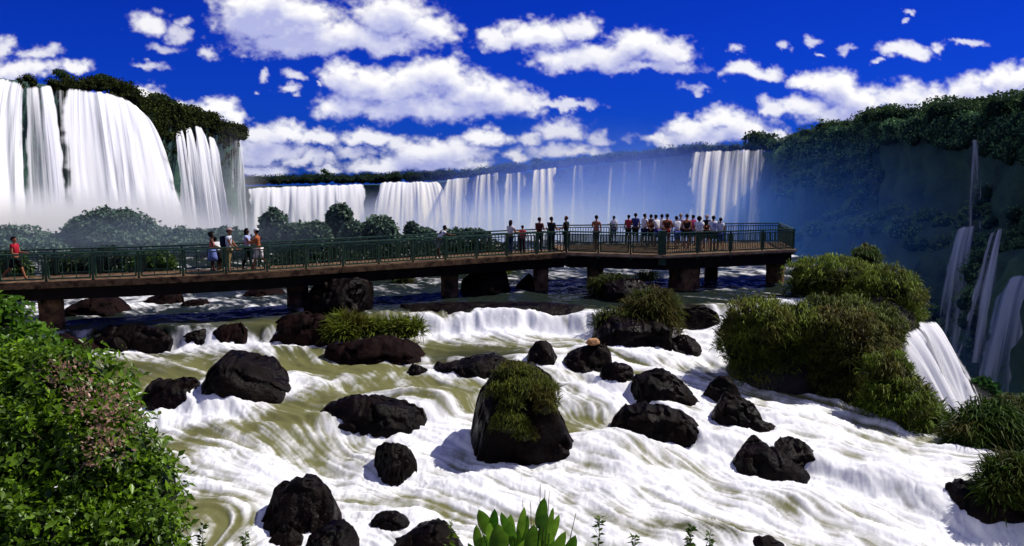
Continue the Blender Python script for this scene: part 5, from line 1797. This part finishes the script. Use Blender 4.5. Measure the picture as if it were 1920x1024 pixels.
fb = [(b[0] - cz[0], b[1] - cz[1] - .25, b[2] - cz[2], *b[3:]) for b in fb]
P, Nn, lm = blob_points(fb, 650, rng, -.5, inner=.4, outer=1.5, yfront=.85)
T = unit(Nn + rng.normal(size=P.shape) * .6)
n = len(P)
V, Fc, C = leaves(P, T, unit(rng.normal(size=P.shape)), .035 + .03 * rng.random(n), .016 + .012 * rng.random(n), .1, tint_mix(n, (.26, .13, .08), (.62, .38, .28)))
o = link('blossom', mesh_np('blossom', V, Fc, {'tint': C}), M_leaf, tk, smooth=False)
o['label'] = 'dry pinkish brown flower heads'
# upper creeper behind it
cr_ = bush('shrub', [wb(10, 600, 40, 42, 10.6, .4), wb(50, 640, 44, 30, 10.4, .4), wb(-40, 640, 60, 60, 10.6, .5), wb(85, 660, 40, 24, 10.2, .35)], 2400, .095, 'leaf', (.010, .045, .004), (.15, .32, .012), core=(.003, .006, .002), lump=.3, wid=.55, corek=.45)
tag(cr_, 'thin leafy shrub reaching up at the left edge in front of the first pier', 'bush')


# broad leaved plant, weeds
def leaf_blade(mb, base, tip, width, curve, fold=.15):
    base, tip = np.array(base, float), np.array(tip, float)
    d = tip - base
    L = np.linalg.norm(d); d /= L
    s = np.cross(d, np.array([.45 * rng.normal(), -1, .45])); s /= np.linalg.norm(s)
    up_ = np.cross(s, d)
    n0 = len(mb.v)
    K = 9
    for q in range(K):
        t = q / (K - 1)
        wd = width * (max(0, math.sin(math.pi * min(1, t ** .85 * .95 + .05))) ** .6) * .5 + .002
        c = base + d * L * t + up_ * curve * L * math.sin(math.pi * t * .6) - np.array([0, 0, 1]) * .25 * curve * L * t * t
        mb.v += [c - s * wd + up_ * wd * fold * 2, c, c + s * wd + up_ * wd * fold * 2]
    for q in range(K - 1):
        for j in (0, 1):
            a = n0 + q * 3 + j
            mb.f.append([a, a + 1, a + 4, a + 3])


pl = empty('plant', at(975, 1100, 5.2))
tag(pl, 'broad paddle leaved plant with thin flower stalks at the bottom edge of the photo', 'plant')
c0 = np.array(pl.location)
LEAF = [(905, 955, 45), (935, 985, 60), (925, 950, 30), (985, 1010, 50), (960, 965, 40), (975, 995, 46), (1015, 940, 36), (1025, 960, 30), (1005, 985, 50), (1035, 950, 20), (1040, 985, 44), (1055, 1000, 40), (1080, 1005, 40), (900, 1005, 44), (930, 1015, 50), (1010, 1010, 44), (960, 1020, 46), (880, 1020, 36), (1060, 1020, 40), (950, 948, 34), (915, 975, 36), (945, 1000, 40), (968, 985, 34), (990, 975, 34), (1030, 1005, 42), (1045, 965, 26), (1070, 990, 30), (1090, 1020, 34), (895, 985, 28), (980, 955, 26)]
for q, (px, py, wd) in enumerate(LEAF):
    D = 5.2 + .22 * rng.normal()
    lean_ = (px - 975) * .18 + rng.normal() * 9
    tip = at(px + rng.normal() * 4, py + 2, D) - c0
    bs = at(px - lean_, py + 44 + 20 * rng.random(), D + .03) - c0
    rt = at(975 + (px - 975) * .5, 1130, 5.2) - c0
    mb = MB()
    leaf_blade(mb, bs, tip, wd * D / F * .62, .12 * rng.normal())
    mb.tube([rt, (rt * .4 + bs * .6) + np.array([.01, 0, 0]), bs + (tip - bs) * .1], [.007, .006, .004], 6)
    g = rng.random()
    tc_ = np.array([.03, .12, .008]) * (1 - g) + np.array([.20, .38, .03]) * g
    lm_ = mb.build('leaf', M_leaf, pl, True)
    ta = lm_.data.attributes.new('tint', 'FLOAT_COLOR', 'POINT')
    kk = .7 + .6 * rng.random(len(lm_.data.vertices))
    ta.data.foreach_set('color', np.concatenate([tc_[None] * kk[:, None], np.ones((len(kk), 1))], 1).astype(np.float32).ravel())
for q, (px, py) in enumerate(((1013, 908), (1022, 918), (1030, 920), (980, 938), (995, 942), (1080, 962), (895, 975))):
    D = 5.3
    tip = at(px, py, D) - c0
    bs = at(px + (985 - px) * .3, 1060, D + .05) - c0
    MB().tube([bs, (bs + tip) / 2 + np.array([.01, 0, 0]), tip], [.004, .003, .002], 6).build('stalk', mcol((.16, .14, .06), 'stalk'), pl, True)


def weed(px, py0, py1, D, lab, n=26, size=.05):
    root = empty('weed', at(px, py0, D))
    c = np.array(root.location)
    tip = at(px + 6, py1, D) - c
    MB().tube([(0, 0, 0), tip * .5 + np.array([.008, 0, 0]), tip], [.005, .004, .002], 6).build('stem', mcol((.08, .10, .02), 'weed_stem'), root, True)
    t = .25 + .75 * rng.random(n)
    P = tip[None] * t[:, None]
    T = unit(rng.normal(size=(n, 3)) * np.array([1, .6, .3]) + np.array([0, 0, .3]))
    L = size * (.6 + .8 * rng.random(n))
    V, Fc, C = leaves(P, T, unit(rng.normal(size=(n, 3)) + np.array([0, 0, 1.])), L, L * .4, .1, tint_mix(n, (.03, .08, .008), (.16, .24, .02)))
    link('foliage', mesh_np('foliage', V, Fc, {'tint': C}), M_leaf, root, smooth=False)
    tag(root, lab, 'plant')


weed(1118, 1060, 972, 6.0, 'single upright weed right of the broad leaved plant', 34, .05)
weed(1185, 1060, 1000, 6.2, 'short leafy weed right of the single upright weed', 24, .06)
weed(1290, 1060, 985, 6.6, 'leafy weed sprig below the olive swell, left of another sprig', 70, .05)
weed(1325, 1060, 1000, 6.6, 'last leafy weed sprig towards the right along the bottom edge', 60, .05)
weed(840, 1070, 975, 5.6, 'arching weed left of the broad leaved plant before the slanting rock', 34, .06)
weed(455, 1060, 1000, 7.0, 'low weed at the bottom edge right of the thicket', 50, .06)
weed(375, 1060, 985, 7.5, 'dry weed sprig against the right side of the thicket', 60, .06)

# ------------------------------------------------------------------ render settings
scene.view_settings.view_transform = 'Standard'
scene.view_settings.look = 'None'
scene.view_settings.exposure = 0
scene.view_settings.gamma = 1
scene.render.engine = 'CYCLES'
cy = scene.cycles
cy.max_bounces = 8
cy.diffuse_bounces = 3
cy.glossy_bounces = 3
cy.transmission_bounces = 4
cy.volume_bounces = 2
cy.transparent_max_bounces = 24
cy.use_denoising = True
cy.caustics_reflective = False
cy.caustics_refractive = False
